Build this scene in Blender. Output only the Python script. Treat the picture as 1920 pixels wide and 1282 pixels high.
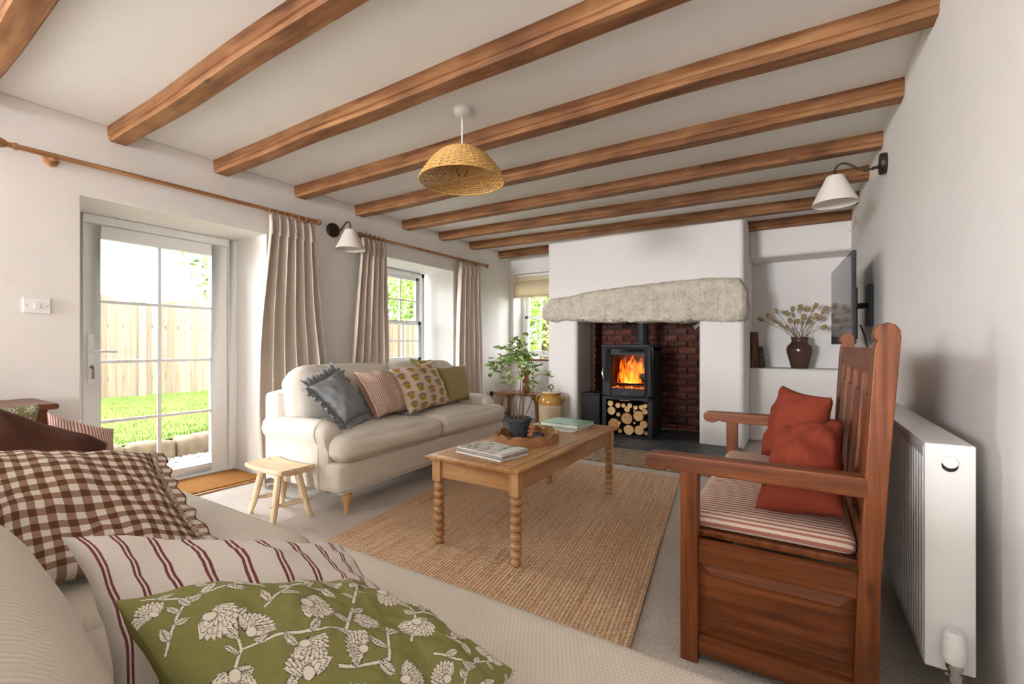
import bpy, bmesh, math, random
import numpy as np
from mathutils import Vector, Matrix, noise as mnoise

random.seed(7)
for o in list(bpy.data.objects):
    bpy.data.objects.remove(o)
SC = bpy.context.scene
COL = SC.collection
PI = math.pi

# ------------------------------------------------------------------ camera, world, light, exposure
CAM_H = 1.05
cam_d = bpy.data.cameras.new('camera')
cam = bpy.data.objects.new('camera', cam_d)
COL.objects.link(cam)
cam.location = (0, 0, CAM_H)
cam.rotation_euler = (PI / 2, 0, math.radians(32.1))
cam_d.sensor_width = 36.0
cam_d.lens = 853.0 / 1920.0 * 36.0
cam_d.shift_y = 9.0 / 1920.0
cam_d.clip_start = 0.02
SC.camera = cam

SC.view_settings.view_transform = 'Standard'
SC.view_settings.look = 'None'
SC.view_settings.gamma = 1.0
SC.view_settings.use_curve_mapping = False
SC.view_settings.exposure = 0.45

world = bpy.data.worlds.new('world')
SC.world = world
world.use_nodes = True
wb = world.node_tree.nodes['Background']
wb.inputs['Color'].default_value = (0.95, 0.985, 1.04, 1)      # bright overcast sky
wb.inputs['Strength'].default_value = 12.0


def area_light(name, loc, direction, sx, sy, power, color=(1, 1, 1), portal=False):
    d = bpy.data.lights.new(name, 'AREA')
    d.shape = 'RECTANGLE'
    d.size, d.size_y = sx, sy
    d.energy = power
    d.color = color
    if portal:
        d.cycles.is_portal = True
    o = bpy.data.objects.new(name, d)
    COL.objects.link(o)
    o.location = loc
    o.rotation_euler = Vector(direction).to_track_quat('-Z', 'Y').to_euler()
    return o


# added area lights in place of camera flashes, set in unseen window openings
area_light('added_side_fill', (-3.66, -0.95, 1.42), (1, 0.25, 0.02), 0.6, 0.7, 15, (0.96, 0.985, 1.03))
area_light('added_rear_fill', (-2.8, -6.95, 1.5), (0.12, 1, 0.0), 1.2, 1.2, 400, (0.96, 0.985, 1.03))
area_light('portal_door', (-4.2, 1.55, 1.0), (1, 0, 0), 0.9, 1.9, 1, portal=True)
area_light('portal_sash', (-4.15, 3.8, 1.4), (1, 0, 0), 1.0, 1.2, 1, portal=True)
area_light('portal_alcove', (-3.2, 6.2, 1.5), (0, -1, 0), 0.8, 1.3, 1, portal=True)

# ------------------------------------------------------------------ node helper
class S:
    """a socket with arithmetic"""
    def __init__(s, T, sock):
        s.T, s.k = T, sock
    def _m(s, op, *a, clamp=False):
        n = s.T.nodes.new('ShaderNodeMath')
        n.operation = op
        n.use_clamp = clamp
        for i, q in enumerate((s,) + a):
            if isinstance(q, S):
                s.T.links.new(q.k, n.inputs[i])
            else:
                n.inputs[i].default_value = q
        return S(s.T, n.outputs[0])
    def __add__(s, o): return s._m('ADD', o)
    def __sub__(s, o): return s._m('SUBTRACT', o)
    def __mul__(s, o): return s._m('MULTIPLY', o)
    def __truediv__(s, o): return s._m('DIVIDE', o)
    def lt(s, o): return s._m('LESS_THAN', o)
    def gt(s, o): return s._m('GREATER_THAN', o)
    def fract(s): return s._m('FRACT')
    def floor(s): return s._m('FLOOR')
    def abs(s): return s._m('ABSOLUTE')
    def sin(s): return s._m('SINE')
    def cos(s): return s._m('COSINE')
    def mod(s, o): return s._m('MODULO', o)
    def pow(s, o): return s._m('POWER', o)
    def sqrt(s): return s._m('SQRT')
    def atan2(s, o): return s._m('ARCTAN2', o)
    def min(s, o): return s._m('MINIMUM', o)
    def max(s, o): return s._m('MAXIMUM', o)
    def clamp(s): return s._m('ADD', 0.0, clamp=True)


class Mat:
    def __init__(s, name, rough=0.6, spec=0.3, metal=0.0, color=(0.8, 0.8, 0.8)):
        s.m = bpy.data.materials.new(name)
        s.m.use_nodes = True
        s.T = s.m.node_tree
        s.b = s.T.nodes['Principled BSDF']
        s.b.inputs['Roughness'].default_value = rough
        s.b.inputs['Specular IOR Level'].default_value = spec
        s.b.inputs['Metallic'].default_value = metal
        s.b.inputs['Base Color'].default_value = (*color, 1)
    def node(s, t, **kw):
        n = s.T.nodes.new(t)
        for k, v in kw.items():
            setattr(n, k, v)
        return n
    def coords(s, kind='Object', scale=(1, 1, 1), rot=(0, 0, 0)):
        tc = s.node('ShaderNodeTexCoord')
        mp = s.node('ShaderNodeMapping')
        mp.inputs['Scale'].default_value = scale
        mp.inputs['Rotation'].default_value = rot
        s.T.links.new(tc.outputs[kind], mp.inputs['Vector'])
        return mp.outputs[0]
    def uv(s):
        tc = s.node('ShaderNodeTexCoord')
        sp = s.node('ShaderNodeSeparateXYZ')
        s.T.links.new(tc.outputs['UV'], sp.inputs[0])
        return S(s.T, sp.outputs[0]), S(s.T, sp.outputs[1])
    def xyz(s, vec):
        sp = s.node('ShaderNodeSeparateXYZ')
        s.T.links.new(vec, sp.inputs[0])
        return [S(s.T, q) for q in sp.outputs]
    def noise(s, vec, scale=5, detail=4, rough=0.55, dist=0.0):
        n = s.node('ShaderNodeTexNoise')
        n.inputs['Scale'].default_value = scale
        n.inputs['Detail'].default_value = detail
        n.inputs['Roughness'].default_value = rough
        n.inputs['Distortion'].default_value = dist
        if vec is not None:
            s.T.links.new(vec, n.inputs['Vector'])
        return S(s.T, n.outputs['Fac'])
    def voronoi(s, vec, scale=5, feature='F1', rnd=1.0, out='Distance'):
        n = s.node('ShaderNodeTexVoronoi', feature=feature)
        n.inputs['Scale'].default_value = scale
        n.inputs['Randomness'].default_value = rnd
        if vec is not None:
            s.T.links.new(vec, n.inputs['Vector'])
        return S(s.T, n.outputs[out])
    def ramp(s, fac, stops, interp='LINEAR'):
        n = s.node('ShaderNodeValToRGB')
        cr = n.color_ramp
        cr.interpolation = interp
        while len(cr.elements) < len(stops):
            cr.elements.new(0.5)
        for e, (p, c) in zip(cr.elements, stops):
            e.position = p
            e.color = (*c, 1)
        s.T.links.new(fac.k, n.inputs[0])
        return n.outputs[0]
    def mix(s, fac, a, b, blend='MIX'):
        n = s.node('ShaderNodeMix', data_type='RGBA', blend_type=blend)
        for i, q in ((0, fac), (6, a), (7, b)):
            if isinstance(q, S):
                s.T.links.new(q.k, n.inputs[i])
            elif hasattr(q, 'links') or hasattr(q, 'is_linked'):
                s.T.links.new(q, n.inputs[i])
            elif isinstance(q, (tuple, list)):
                n.inputs[i].default_value = (*q, 1)
            else:
                n.inputs[i].default_value = q
        return n.outputs[2]
    def color(s, sock):
        s.T.links.new(sock, s.b.inputs['Base Color'])
        return s
    def bump(s, h, strength=0.3, dist=0.01):
        n = s.node('ShaderNodeBump')
        n.inputs['Strength'].default_value = strength
        n.inputs['Distance'].default_value = dist
        s.T.links.new(h.k, n.inputs['Height'])
        s.T.links.new(n.outputs[0], s.b.inputs['Normal'])
        return s


def srgb(r, g, b):
    def f(c):
        c /= 255.0
        return c / 12.92 if c <= 0.04045 else ((c + 0.055) / 1.055) ** 2.4
    return (f(r), f(g), f(b))


_cache = {}
def wood(kind, axis):
    key = (kind, axis)
    if key in _cache:
        return _cache[key]
    P = {  # light, mid, dark, roughness, across-grain scale
        'beam':   (srgb(172, 126, 84), srgb(136, 90, 55), srgb(80, 49, 31), 0.6, 18),
        'settle': (srgb(146, 84, 44), srgb(112, 58, 26), srgb(70, 34, 15), 0.46, 40),
        'pine':   (srgb(210, 166, 118), srgb(186, 138, 90), srgb(146, 100, 60), 0.40, 28),
        'rod':    (srgb(190, 144, 102), srgb(164, 116, 76), srgb(130, 88, 56), 0.4, 40),
        'stool':  (srgb(238, 218, 186), srgb(226, 200, 164), srgb(192, 156, 114), 0.55, 26),
        'oak':    (srgb(168, 124, 86), srgb(142, 100, 66), srgb(106, 70, 44), 0.5, 30),
        'cabinet': (srgb(128, 76, 46), srgb(104, 58, 34), srgb(72, 38, 22), 0.35, 24),
        'leg':    (srgb(226, 182, 128), srgb(210, 164, 110), srgb(184, 136, 86), 0.4, 30),
        'tray':   (srgb(186, 140, 96), srgb(160, 114, 74), srgb(122, 82, 52), 0.45, 30),
        'bobbin': (srgb(196, 136, 92), srgb(170, 108, 70), srgb(130, 78, 48), 0.5, 30),
    }[kind]
    m = Mat('wood_%s_%s' % (kind, axis), rough=P[3], spec=0.35)
    a = P[4]
    sc = {'x': (1.1, a, a), 'y': (a, 1.1, a), 'z': (a, a, 1.1)}[axis]
    v = m.coords('Object', sc)
    g = m.noise(v, 1.0, 6, 0.6, 0.6)
    v2 = m.coords('Object', tuple(q * (0.35 if q > 2 else 1.6) for q in sc))
    g2 = m.noise(v2, 1.0, 3, 0.5, 1.2)
    f = g * 0.55 + g2 * 0.45
    c = m.ramp(f, [(0.34, P[2]), (0.48, P[1]), (0.63, P[0])])
    big = m.noise(m.coords('Object', (3, 3, 3)), 1.0, 3)
    c = m.mix((big - 0.46).max(0.0) * 1.2, c, P[2])
    kn = m.voronoi(m.coords('Object', tuple(6 if q > 2 else 2.2 for q in sc)), 1.0)
    kf = ((kn * -1.0 + 0.10) * 14.0).clamp() * 0.6
    c = m.mix(kf, c, tuple(q * 0.35 for q in P[2]))
    m.color(c)
    m.bump(f, 0.35 if kind == 'beam' else 0.14, 0.004)
    _cache[key] = m.m
    return m.m


def plain(name, color, rough=0.5, spec=0.4, metal=0.0, var=0.08, scale=30, bump=0.0):
    m = Mat(name, rough, spec, metal, color)
    v = m.coords('Object')
    n = m.noise(v, scale, 4)
    m.color(m.ramp(n, [(0.3, tuple(c * (1 - var) for c in color)), (0.7, tuple(min(1, c * (1 + var)) for c in color))]))
    if bump:
        m.bump(n, bump, 0.003)
    return m.m


def weave(name, color, scale=260, var=0.14, bump=0.35, rough=0.85, dark=None):
    """plain woven cloth"""
    m = Mat(name, rough, 0.15, 0, color)
    v = m.coords('Object')
    x, y, z = m.xyz(v)
    w = ((x * scale * 2.3).sin() * (z * scale * 2.1 + y * scale * 1.3).sin()) * 0.5 + 0.5
    n = m.noise(v, 8, 5)
    fine = m.noise(v, scale * 1.4, 2)
    f = w * 0.35 + n * 0.3 + fine * 0.35
    lo = dark or tuple(c * (1 - var) for c in color)
    m.color(m.ramp(f, [(0.25, lo), (0.75, tuple(min(1, c * (1 + var * 0.4)) for c in color))]))
    m.bump(f, bump, 0.002)
    return m.m


# ------------------------------------------------------------------ mesh helper
class MB:
    def __init__(s):
        s.v, s.f, s.uv, s.col = [], [], {}, None
    def add(s, vs, fs):
        o = len(s.v)
        s.v += [tuple(p) for p in vs]
        s.f += [tuple(i + o for i in q) for q in fs]
        return s
    def box(s, x0, x1, y0, y1, z0, z1):
        x0, x1 = sorted((x0, x1)); y0, y1 = sorted((y0, y1)); z0, z1 = sorted((z0, z1))
        return s.add([(x0, y0, z0), (x1, y0, z0), (x1, y1, z0), (x0, y1, z0), (x0, y0, z1), (x1, y0, z1), (x1, y1, z1), (x0, y1, z1)],
                     [(0, 3, 2, 1), (4, 5, 6, 7), (0, 1, 5, 4), (1, 2, 6, 5), (2, 3, 7, 6), (3, 0, 4, 7)])
    def hexa(s, b, t):
        """bottom four and top four corners, both counter-clockwise from above"""
        return s.add(list(b) + list(t), [(0, 3, 2, 1), (4, 5, 6, 7), (0, 1, 5, 4), (1, 2, 6, 5), (2, 3, 7, 6), (3, 0, 4, 7)])
    def prism(s, poly, depth, M):
        """poly in local xy, pushed along local z by depth, through matrix M"""
        n = len(poly)
        a = [M @ Vector((p[0], p[1], 0)) for p in poly] + [M @ Vector((p[0], p[1], depth)) for p in poly]
        fs = [tuple(reversed(range(n))), tuple(range(n, 2 * n))] + [(i, (i + 1) % n, n + (i + 1) % n, n + i) for i in range(n)]
        return s.add(a, fs)
    def lathe(s, prof, c=(0, 0, 0), n=20, M=None, close=True):
        M = M or Matrix.Identity(4)
        c = Vector(c)
        vs, fs = [], []
        for r, z in prof:
            for k in range(n):
                a = 2 * PI * k / n
                vs.append(c + M @ Vector((r * math.cos(a), r * math.sin(a), z)))
        m = len(prof)
        for i in range(m - 1):
            for k in range(n):
                k2 = (k + 1) % n
                fs.append((i * n + k, i * n + k2, (i + 1) * n + k2, (i + 1) * n + k))
        if close:
            fs.append(tuple(reversed(range(n))))
            fs.append(tuple(range((m - 1) * n, m * n)))
        return s.add(vs, fs)
    def tube(s, path, r, n=8, caps=True, flat=1.0):
        path = [Vector(p) for p in path]
        m = len(path)
        rs = r if isinstance(r, (list, tuple)) else [r] * m
        vs, fs = [], []
        t0 = (path[1] - path[0]).normalized()
        ref = Vector((0, 0, 1)) if abs(t0.z) < 0.9 else Vector((1, 0, 0))
        up = (ref - t0 * ref.dot(t0)).normalized()
        for i, p in enumerate(path):
            t = (path[min(i + 1, m - 1)] - path[max(i - 1, 0)]).normalized()
            up = (up - t * up.dot(t)).normalized()
            side = t.cross(up)
            for k in range(n):
                a = 2 * PI * k / n
                vs.append(p + (up * math.cos(a) * flat + side * math.sin(a)) * rs[i])
        for i in range(m - 1):
            for k in range(n):
                k2 = (k + 1) % n
                fs.append((i * n + k, i * n + k2, (i + 1) * n + k2, (i + 1) * n + k))
        if caps:
            fs.append(tuple(reversed(range(n))))
            fs.append(tuple(range((m - 1) * n, m * n)))
        return s.add(vs, fs)
    def grid(s, fn, nu, nv, uvs=(1, 1)):
        o = len(s.v)
        for j in range(nv + 1):
            for i in range(nu + 1):
                s.v.append(tuple(fn(i / nu, j / nv)))
        for j in range(nv):
            for i in range(nu):
                a = o + j * (nu + 1) + i
                q = (a, a + 1, a + nu + 2, a + nu + 1)
                s.uv[len(s.f)] = [(i / nu * uvs[0], j / nv * uvs[1]), ((i + 1) / nu * uvs[0], j / nv * uvs[1]),
                                  ((i + 1) / nu * uvs[0], (j + 1) / nv * uvs[1]), (i / nu * uvs[0], (j + 1) / nv * uvs[1])]
                s.f.append(q)
        return s
    def rbox(s, x0, x1, y0, y1, z0, z1, r=0.03, n=10, puff=(0, 0, 0), fn=None):
        """soft rounded box, its faces puffed out"""
        c = Vector(((x0 + x1) / 2, (y0 + y1) / 2, (z0 + z1) / 2))
        h = Vector((abs(x1 - x0) / 2, abs(y1 - y0) / 2, abs(z1 - z0) / 2))
        r = min(r, min(h) * 0.98)
        bm = bmesh.new()
        bmesh.ops.create_cube(bm, size=2)
        bmesh.ops.subdivide_edges(bm, edges=bm.edges[:], cuts=n, use_grid_fill=True)
        vs = []
        for v in bm.verts:
            p = v.co.copy()
            q = Vector([math.sin(p[i] * PI / 2) * 0.6 + p[i] * 0.4 for i in range(3)])
            w = Vector([q[i] * h[i] for i in range(3)])
            inner = Vector([max(-(h[i] - r), min(h[i] - r, w[i])) for i in range(3)])
            d = w - inner
            if d.length > 1e-9:
                w = inner + d.normalized() * min(d.length, r) if sum(abs(x) > 1e-9 for x in d) == 1 else inner + d.normalized() * r
            k = [max(0, 1 - q[i] ** 2) for i in range(3)]
            w.x += q.x * puff[0] * k[1] * k[2]
            w.y += q.y * puff[1] * k[0] * k[2]
            w.z += q.z * puff[2] * (k[0] * k[1]) ** 0.6
            w = w + c
            if fn:
                w = fn(w)
            vs.append(w)
        bm.verts.index_update()
        fs = [tuple(v.index for v in f.verts) for f in bm.faces]
        bm.free()
        return s.add(vs, fs)
    def xf(s, M):
        s.v = [tuple(M @ Vector(p)) for p in s.v]
        return s


WORLDM = {}
def thing(name, label, cat, loc, rotz=0.0, group=None):
    o = bpy.data.objects.new(name, None)
    o.empty_display_size = 0.1
    COL.objects.link(o)
    o.location = loc
    o.rotation_euler = (0, 0, rotz)
    o['label'] = label
    o['category'] = cat
    if group:
        o['group'] = group
    WORLDM[o] = Matrix.Translation(loc) @ Matrix.Rotation(rotz, 4, 'Z')
    return o


def obj(name, mb, mat, parent=None, bevel=0.0, seg=2, smooth=40, local=False, origin=None, label=None, cat=None, group=None,
        kind=None, solid=0.0, subsurf=0, mats=None):
    """one mesh object; vertices in world space unless local"""
    me = bpy.data.meshes.new(name)
    o = bpy.data.objects.new(name, me)
    if parent is not None:
        M = WORLDM[parent]
    elif origin is not None:
        M = Matrix.Translation(origin)
    else:
        M = Matrix.Identity(4)
    vs = mb.v
    if not local:
        Mi = M.inverted()
        vs = [Mi @ Vector(p) for p in vs]
    me.from_pydata([tuple(p) for p in vs], [], mb.f)
    if mb.uv:
        ul = me.uv_layers.new(name='UVMap')
        for p in me.polygons:
            q = mb.uv.get(p.index)
            if q:
                for li, c in zip(p.loop_indices, q):
                    ul.data[li].uv = c
    if mb.col is not None:
        ca = me.color_attributes.new('print', 'FLOAT_COLOR', 'POINT')
        ca.data.foreach_set('color', np.asarray(mb.col, dtype=np.float32).ravel())
    if bevel > 0:
        bm = bmesh.new()
        bm.from_mesh(me)
        bmesh.ops.remove_doubles(bm, verts=bm.verts[:], dist=1e-5)
        es = [e for e in bm.edges if len(e.link_faces) == 2 and e.calc_face_angle(0) > 0.5]
        bmesh.ops.bevel(bm, geom=es, offset=bevel, segments=seg, profile=0.5, affect='EDGES', clamp_overlap=True)
        bm.to_mesh(me)
        bm.free()
    if smooth:
        me.shade_smooth()
        if smooth < 180:
            me.set_sharp_from_angle(angle=math.radians(smooth))
    for m in (mats or [mat]):
        me.materials.append(m)
    COL.objects.link(o)
    if parent is not None:
        o.parent = parent
        WORLDM[o] = M
    else:
        o.matrix_world = M
        WORLDM[o] = M
    if bevel > 0:
        w = o.modifiers.new('wn', 'WEIGHTED_NORMAL')
        w.keep_sharp = True
    if solid:
        q = o.modifiers.new('solid', 'SOLIDIFY')
        q.thickness = solid
        q.offset = 0
    if subsurf:
        q = o.modifiers.new('sub', 'SUBSURF')
        q.levels = q.render_levels = subsurf
    if label: o['label'] = label
    if cat: o['category'] = cat
    if group: o['group'] = group
    if kind: o['kind'] = kind
    return o


def copy_part(src, parent=None, loc=None, rot=None, scale=None):
    c = src.copy()
    COL.objects.link(c)
    c.parent = parent
    if loc is not None: c.location = loc
    if rot is not None: c.rotation_euler = rot
    if scale is not None: c.scale = scale
    return c


def align(direction):
    """matrix turning local z onto direction"""
    return Vector(direction).to_track_quat('Z', 'Y').to_matrix().to_4x4()

# ------------------------------------------------------------------ shared materials
def plaster(name, col):
    m = Mat(name, 0.85, 0.2, 0, col)
    v = m.coords('Object')
    a = m.noise(v, 1.3, 3)
    b = m.noise(v, 14, 5)
    m.color(m.ramp(a * 0.6 + b * 0.4, [(0.3, tuple(c * 0.965 for c in col)), (0.7, col)]))
    m.bump(m.noise(v, 3.2, 3) * 0.8 + b * 0.25, 0.22, 0.025)
    return m.m

WALL = plaster('white_plaster', srgb(238, 233, 228))
CEIL = plaster('ceiling_plaster', srgb(246, 243, 239))
UPVC = plain('white_frame', srgb(242, 242, 240), 0.3, 0.5, var=0.01)
BLACK = plain('black_iron', (0.018, 0.018, 0.02), 0.55, 0.4, 0.2, var=0.2)
DARKMETAL = plain('dark_bronze', srgb(66, 54, 46), 0.45, 0.5, 0.7, var=0.15)
BRASS = plain('brass', srgb(190, 150, 80), 0.3, 0.5, 1.0)
CHROME = plain('chrome', (0.75, 0.75, 0.75), 0.18, 0.5, 1.0, var=0.02)
WHITEPLASTIC = plain('white_plastic', srgb(240, 239, 235), 0.35, 0.5, var=0.01)

def glass_mat(name='clear_glass', ior=1.25, tint=(1, 1, 1)):
    m = bpy.data.materials.new(name)
    m.use_nodes = True
    T = m.node_tree
    T.nodes.remove(T.nodes['Principled BSDF'])
    tr = T.nodes.new('ShaderNodeBsdfTransparent')
    tr.inputs[0].default_value = (*tint, 1)
    gl = T.nodes.new('ShaderNodeBsdfGlossy')
    gl.inputs['Roughness'].default_value = 0.03
    mx = T.nodes.new('ShaderNodeMixShader')
    fr = T.nodes.new('ShaderNodeFresnel')
    fr.inputs[0].default_value = ior
    T.links.new(fr.outputs[0], mx.inputs[0])
    T.links.new(tr.outputs[0], mx.inputs[1])
    T.links.new(gl.outputs[0], mx.inputs[2])
    T.links.new(mx.outputs[0], T.nodes['Material Output'].inputs[0])
    return m
GLASS = glass_mat()
# ------------------------------------------------------------------ the room
def wall_mesh(axis, front, back, ar, zr, openings):
    As = sorted({ar[0], ar[1]} | {q for o in openings for q in o[:2]})
    Zs = sorted({zr[0], zr[1]} | {q for o in openings for q in o[2:] if zr[0] <= q <= zr[1]})
    mb = MB()
    P = (lambda d, a, z: (d, a, z)) if axis == 'x' else (lambda d, a, z: (a, d, z))
    def is_open(i, j):
        if i < 0 or j < 0 or i >= len(As) - 1 or j >= len(Zs) - 1:
            return True
        a, z = (As[i] + As[i + 1]) / 2, (Zs[j] + Zs[j + 1]) / 2
        return any(o[0] < a < o[1] and o[2] < z < o[3] for o in openings)
    for i in range(len(As) - 1):
        for j in range(len(Zs) - 1):
            if is_open(i, j):
                continue
            a0, a1, z0, z1 = As[i], As[i + 1], Zs[j], Zs[j + 1]
            mb.add([P(front, a0, z0), P(front, a1, z0), P(front, a1, z1), P(front, a0, z1)], [(0, 1, 2, 3)])
            mb.add([P(back, a0, z0), P(back, a1, z0), P(back, a1, z1), P(back, a0, z1)], [(3, 2, 1, 0)])
            for di, dj, e in ((-1, 0, (a0, z0, a0, z1)), (1, 0, (a1, z0, a1, z1)), (0, -1, (a0, z0, a1, z0)), (0, 1, (a0, z1, a1, z1))):
                if is_open(i + di, j + dj):
                    mb.add([P(front, e[0], e[1]), P(front, e[2], e[3]), P(back, e[2], e[3]), P(back, e[0], e[1])], [(0, 1, 2, 3)])
    bm = bmesh.new()
    me = bpy.data.meshes.new('t')
    me.from_pydata(mb.v, [], mb.f)
    bm.from_mesh(me)
    bmesh.ops.remove_doubles(bm, verts=bm.verts[:], dist=1e-5)
    bmesh.ops.recalc_face_normals(bm, faces=bm.faces[:])
    bm.verts.index_update()
    r = MB()
    r.v = [tuple(v.co) for v in bm.verts]
    r.f = [tuple(v.index for v in f.verts) for f in bm.faces]
    bm.free()
    bpy.data.meshes.remove(me)
    return r


ZC = 2.415
XL, XR = -3.62, 0.46
Y0, YC, YA, YB = -7.0, 5.08, 5.78, 6.12  # room lengthened behind the camera to even out the added rear light

def carpet_mat():
    m = Mat('wool_carpet', 0.95, 0.1, 0)
    v = m.coords('Object')
    a = m.voronoi(v, 150, rnd=0.5)
    b = m.noise(v, 5, 3)
    c = m.ramp(a * 0.75 + b * 0.3, [(0.15, srgb(172, 160, 148)), (0.45, srgb(206, 196, 186)), (0.8, srgb(222, 213, 204))])
    m.color(c)
    m.bump(a, 0.6, 0.006)
    return m.m

obj('floor', MB().box(-4.22, 0.6, Y0, 6.15, -0.06, 0.0), carpet_mat(), smooth=0, kind='structure', label='beige woven carpet over the whole room floor')
obj('ceiling', MB().box(-4.25, 0.65, Y0 - 0.2, 6.3, ZC, ZC + 0.12), CEIL, smooth=0, kind='structure', label='white plaster ceiling between the oak beams')
obj('wall_left', wall_mesh('x', XL, -4.2, (Y0 - 0.15, 5.44), (0, ZC), [(0.93, 2.05, -1, 1.955), (3.1, 4.40, 0.8, 1.985), (-1.5, -0.45, 0.85, 1.95)]),
    WALL, bevel=0.022, seg=3, kind='structure', label='white plaster wall with the glazed garden door')
obj('wall_left_alcove', MB().box(-4.2, -3.66, 5.42, 6.2, 0, ZC), WALL, smooth=0, kind='structure')
obj('wall_far_left', wall_mesh('y', YA, 6.2, (-3.7, -2.6), (0, ZC), [(-3.61, -2.8, 0.86, 2.13)]), WALL, bevel=0.02, seg=3, kind='structure',
    label='white alcove wall holding the small far window')
obj('wall_chimney', wall_mesh('y', YC, 6.2, (-2.66, -0.453), (0, ZC), [(-2.26, -0.875, -1, 1.45)]), WALL, bevel=0.045, seg=4, kind='structure',
    label='white plastered chimney breast around the stove')
obj('wall_far_right', MB().box(-0.5, 0.6, YB, 6.25, 0, ZC), WALL, smooth=0, kind='structure', label='white back of the alcove behind the vase')
obj('wall_ledge', MB().box(-0.47, 0.5, 5.72, YB + 0.02, 0, 0.815), WALL, bevel=0.03, seg=3, kind='structure', label='white plaster ledge carrying vase and books')
obj('wall_soffit', MB().box(-0.47, 0.5, 5.70, YB + 0.02, 2.03, ZC + 0.02), WALL, bevel=0.04, seg=3, kind='structure', label='rounded plaster boxing above the right alcove')
obj('wall_right', MB().box(XR, 0.62, Y0 - 0.15, 6.2, 0, ZC), WALL, smooth=0, kind='structure', label='white plaster wall with television and radiator')
obj('wall_rear', wall_mesh('y', Y0, Y0 - 0.15, (-4.2, 0.62), (0, ZC), [(-3.5, -2.1, 0.85, 2.15)]), WALL, bevel=0.015, kind='structure', label='white wall behind the camera')

# beams, left end front edge y, right end front edge y
def beam(yl, yr, xl, xr, seed, label, w=0.105, zb=2.325):
    rnd = random.Random(seed)
    n = 22
    mb = MB()
    secs = []
    for i in range(n + 1):
        t = i / n
        x = xl + (xr - xl) * t
        y = yl + (yr - yl) * t + 0.010 * mnoise.noise((x * 1.2, seed * 3.1, 0))
        z = zb + 0.008 * mnoise.noise((x * 1.4, seed * 5.3, 4))
        ww = w + 0.010 * mnoise.noise((x * 1.1, seed * 2.3, 9))
        c = 0.014 + 0.006 * mnoise.noise((x * 2.2, seed * 1.3, 2))
        secs.append([(x, y, ZC + 0.01), (x, y, z + c + 0.016), (x, y + 0.009, z + c + 0.012), (x, y + 0.009, z + c + 0.006), (x, y + 0.001, z + c), (x, y + c * 0.8, z),
                     (x, y + ww - 0.008, z), (x, y + ww, z + 0.008), (x, y + ww, ZC + 0.01)])
    m = len(secs[0])
    vs = [p for s in secs for p in s]
    fs = [tuple(range(m)), tuple(reversed(range(n * m, (n + 1) * m)))]
    for i in range(n):
        for k in range(m):
            k2 = (k + 1) % m
            fs.append((i * m + k, (i + 1) * m + k, (i + 1) * m + k2, i * m + k2))
    mb.add(vs, fs)
    obj('ceiling_beam', mb, wood('beam', 'x'), origin=((xl + xr) / 2, yl, zb), smooth=30, kind='structure', label=label)

BEAMS = [(0.44, 0.42), (1.06, 1.03), (1.66, 1.68), (2.29, 2.33), (2.91, 3.0), (3.535, 3.68), (4.12, 4.33), (4.72, 4.99)]
NTH = ['nearest oak ceiling beam cut by the upper left corner', 'oak ceiling beam ending above the glazed door', 'oak ceiling beam ending left of the first curtain',
       'oak ceiling beam just behind the ceiling rose of the pendant', 'oak ceiling beam behind the wicker pendant shade', 'oak ceiling beam third from the chimney breast',
       'oak ceiling beam second from the chimney breast', 'long oak ceiling beam right before the chimney breast']
for i, (a, b) in enumerate(BEAMS):
    beam(a, b, -3.66, 0.49, i + 1, NTH[i])
beam(5.40, 5.42, -3.70, -2.6, 21, 'short oak beam over the small window alcove')
beam(5.58, 5.62, -0.50, 0.49, 22, 'short dark oak beam over the vase alcove')

# ------------------------------------------------------------------ garden door
dr = thing('door_1', 'white glazed door with eight panes to the garden', 'door', (-4.1, 1.5, 0))
dr['kind'] = 'structure'
X0, X1 = -4.16, -4.06
mb = MB()
mb.box(X0, X1, 0.93, 1.055, 0, 1.95); mb.box(X0, X1, 1.985, 2.05, 0, 1.95); mb.box(X0, X1, 1.055, 1.985, 1.895, 1.95); mb.box(X0, X1, 1.055, 1.985, 0, 0.03)
obj('door_frame', mb, UPVC, dr, bevel=0.004)
mb = MB()
LX0, LX1 = -4.135, -4.085
mb.box(LX0, LX1, 1.06, 1.155, 0.035, 1.89); mb.box(LX0, LX1, 1.86, 1.98, 0.035, 1.89); mb.box(LX0, LX1, 1.155, 1.86, 1.80, 1.89); mb.box(LX0, LX1, 1.155, 1.86, 0.035, 0.10)
leaf = obj('door_leaf', mb, UPVC, dr, bevel=0.004)
ym = 1.505
zs = [0.10, 0.525, 0.945, 1.365, 1.80]
obj('glazing_bar', MB().box(-4.122, -4.10, ym - 0.012, ym + 0.012, 0.10, 1.80), UPVC, leaf, bevel=0.003)
for z in zs[1:-1]:
    obj('glazing_bar', MB().box(-4.120, -4.102, 1.155, 1.86, z - 0.011, z + 0.011), UPVC, leaf, bevel=0.003)
for r in range(4):
    for a, b in ((1.157, ym - 0.012), (ym + 0.012, 1.858)):
        obj('pane', MB().box(-4.113, -4.109, a, b, zs[r] + (0.011 if r else 0), zs[r + 1] - (0.011 if r < 3 else 0)), GLASS, leaf, smooth=0)
h = obj('handle_plate', MB().box(-4.086, -4.074, 1.085, 1.115, 0.80, 1.14), UPVC, leaf, bevel=0.004)
obj('lever', MB().tube([(-4.08, 1.10, 1.02), (-4.035, 1.10, 1.02), (-4.03, 1.115, 1.02), (-4.03, 1.23, 1.018)], 0.010, 8), UPVC, h, label='white lever handle')
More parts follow.
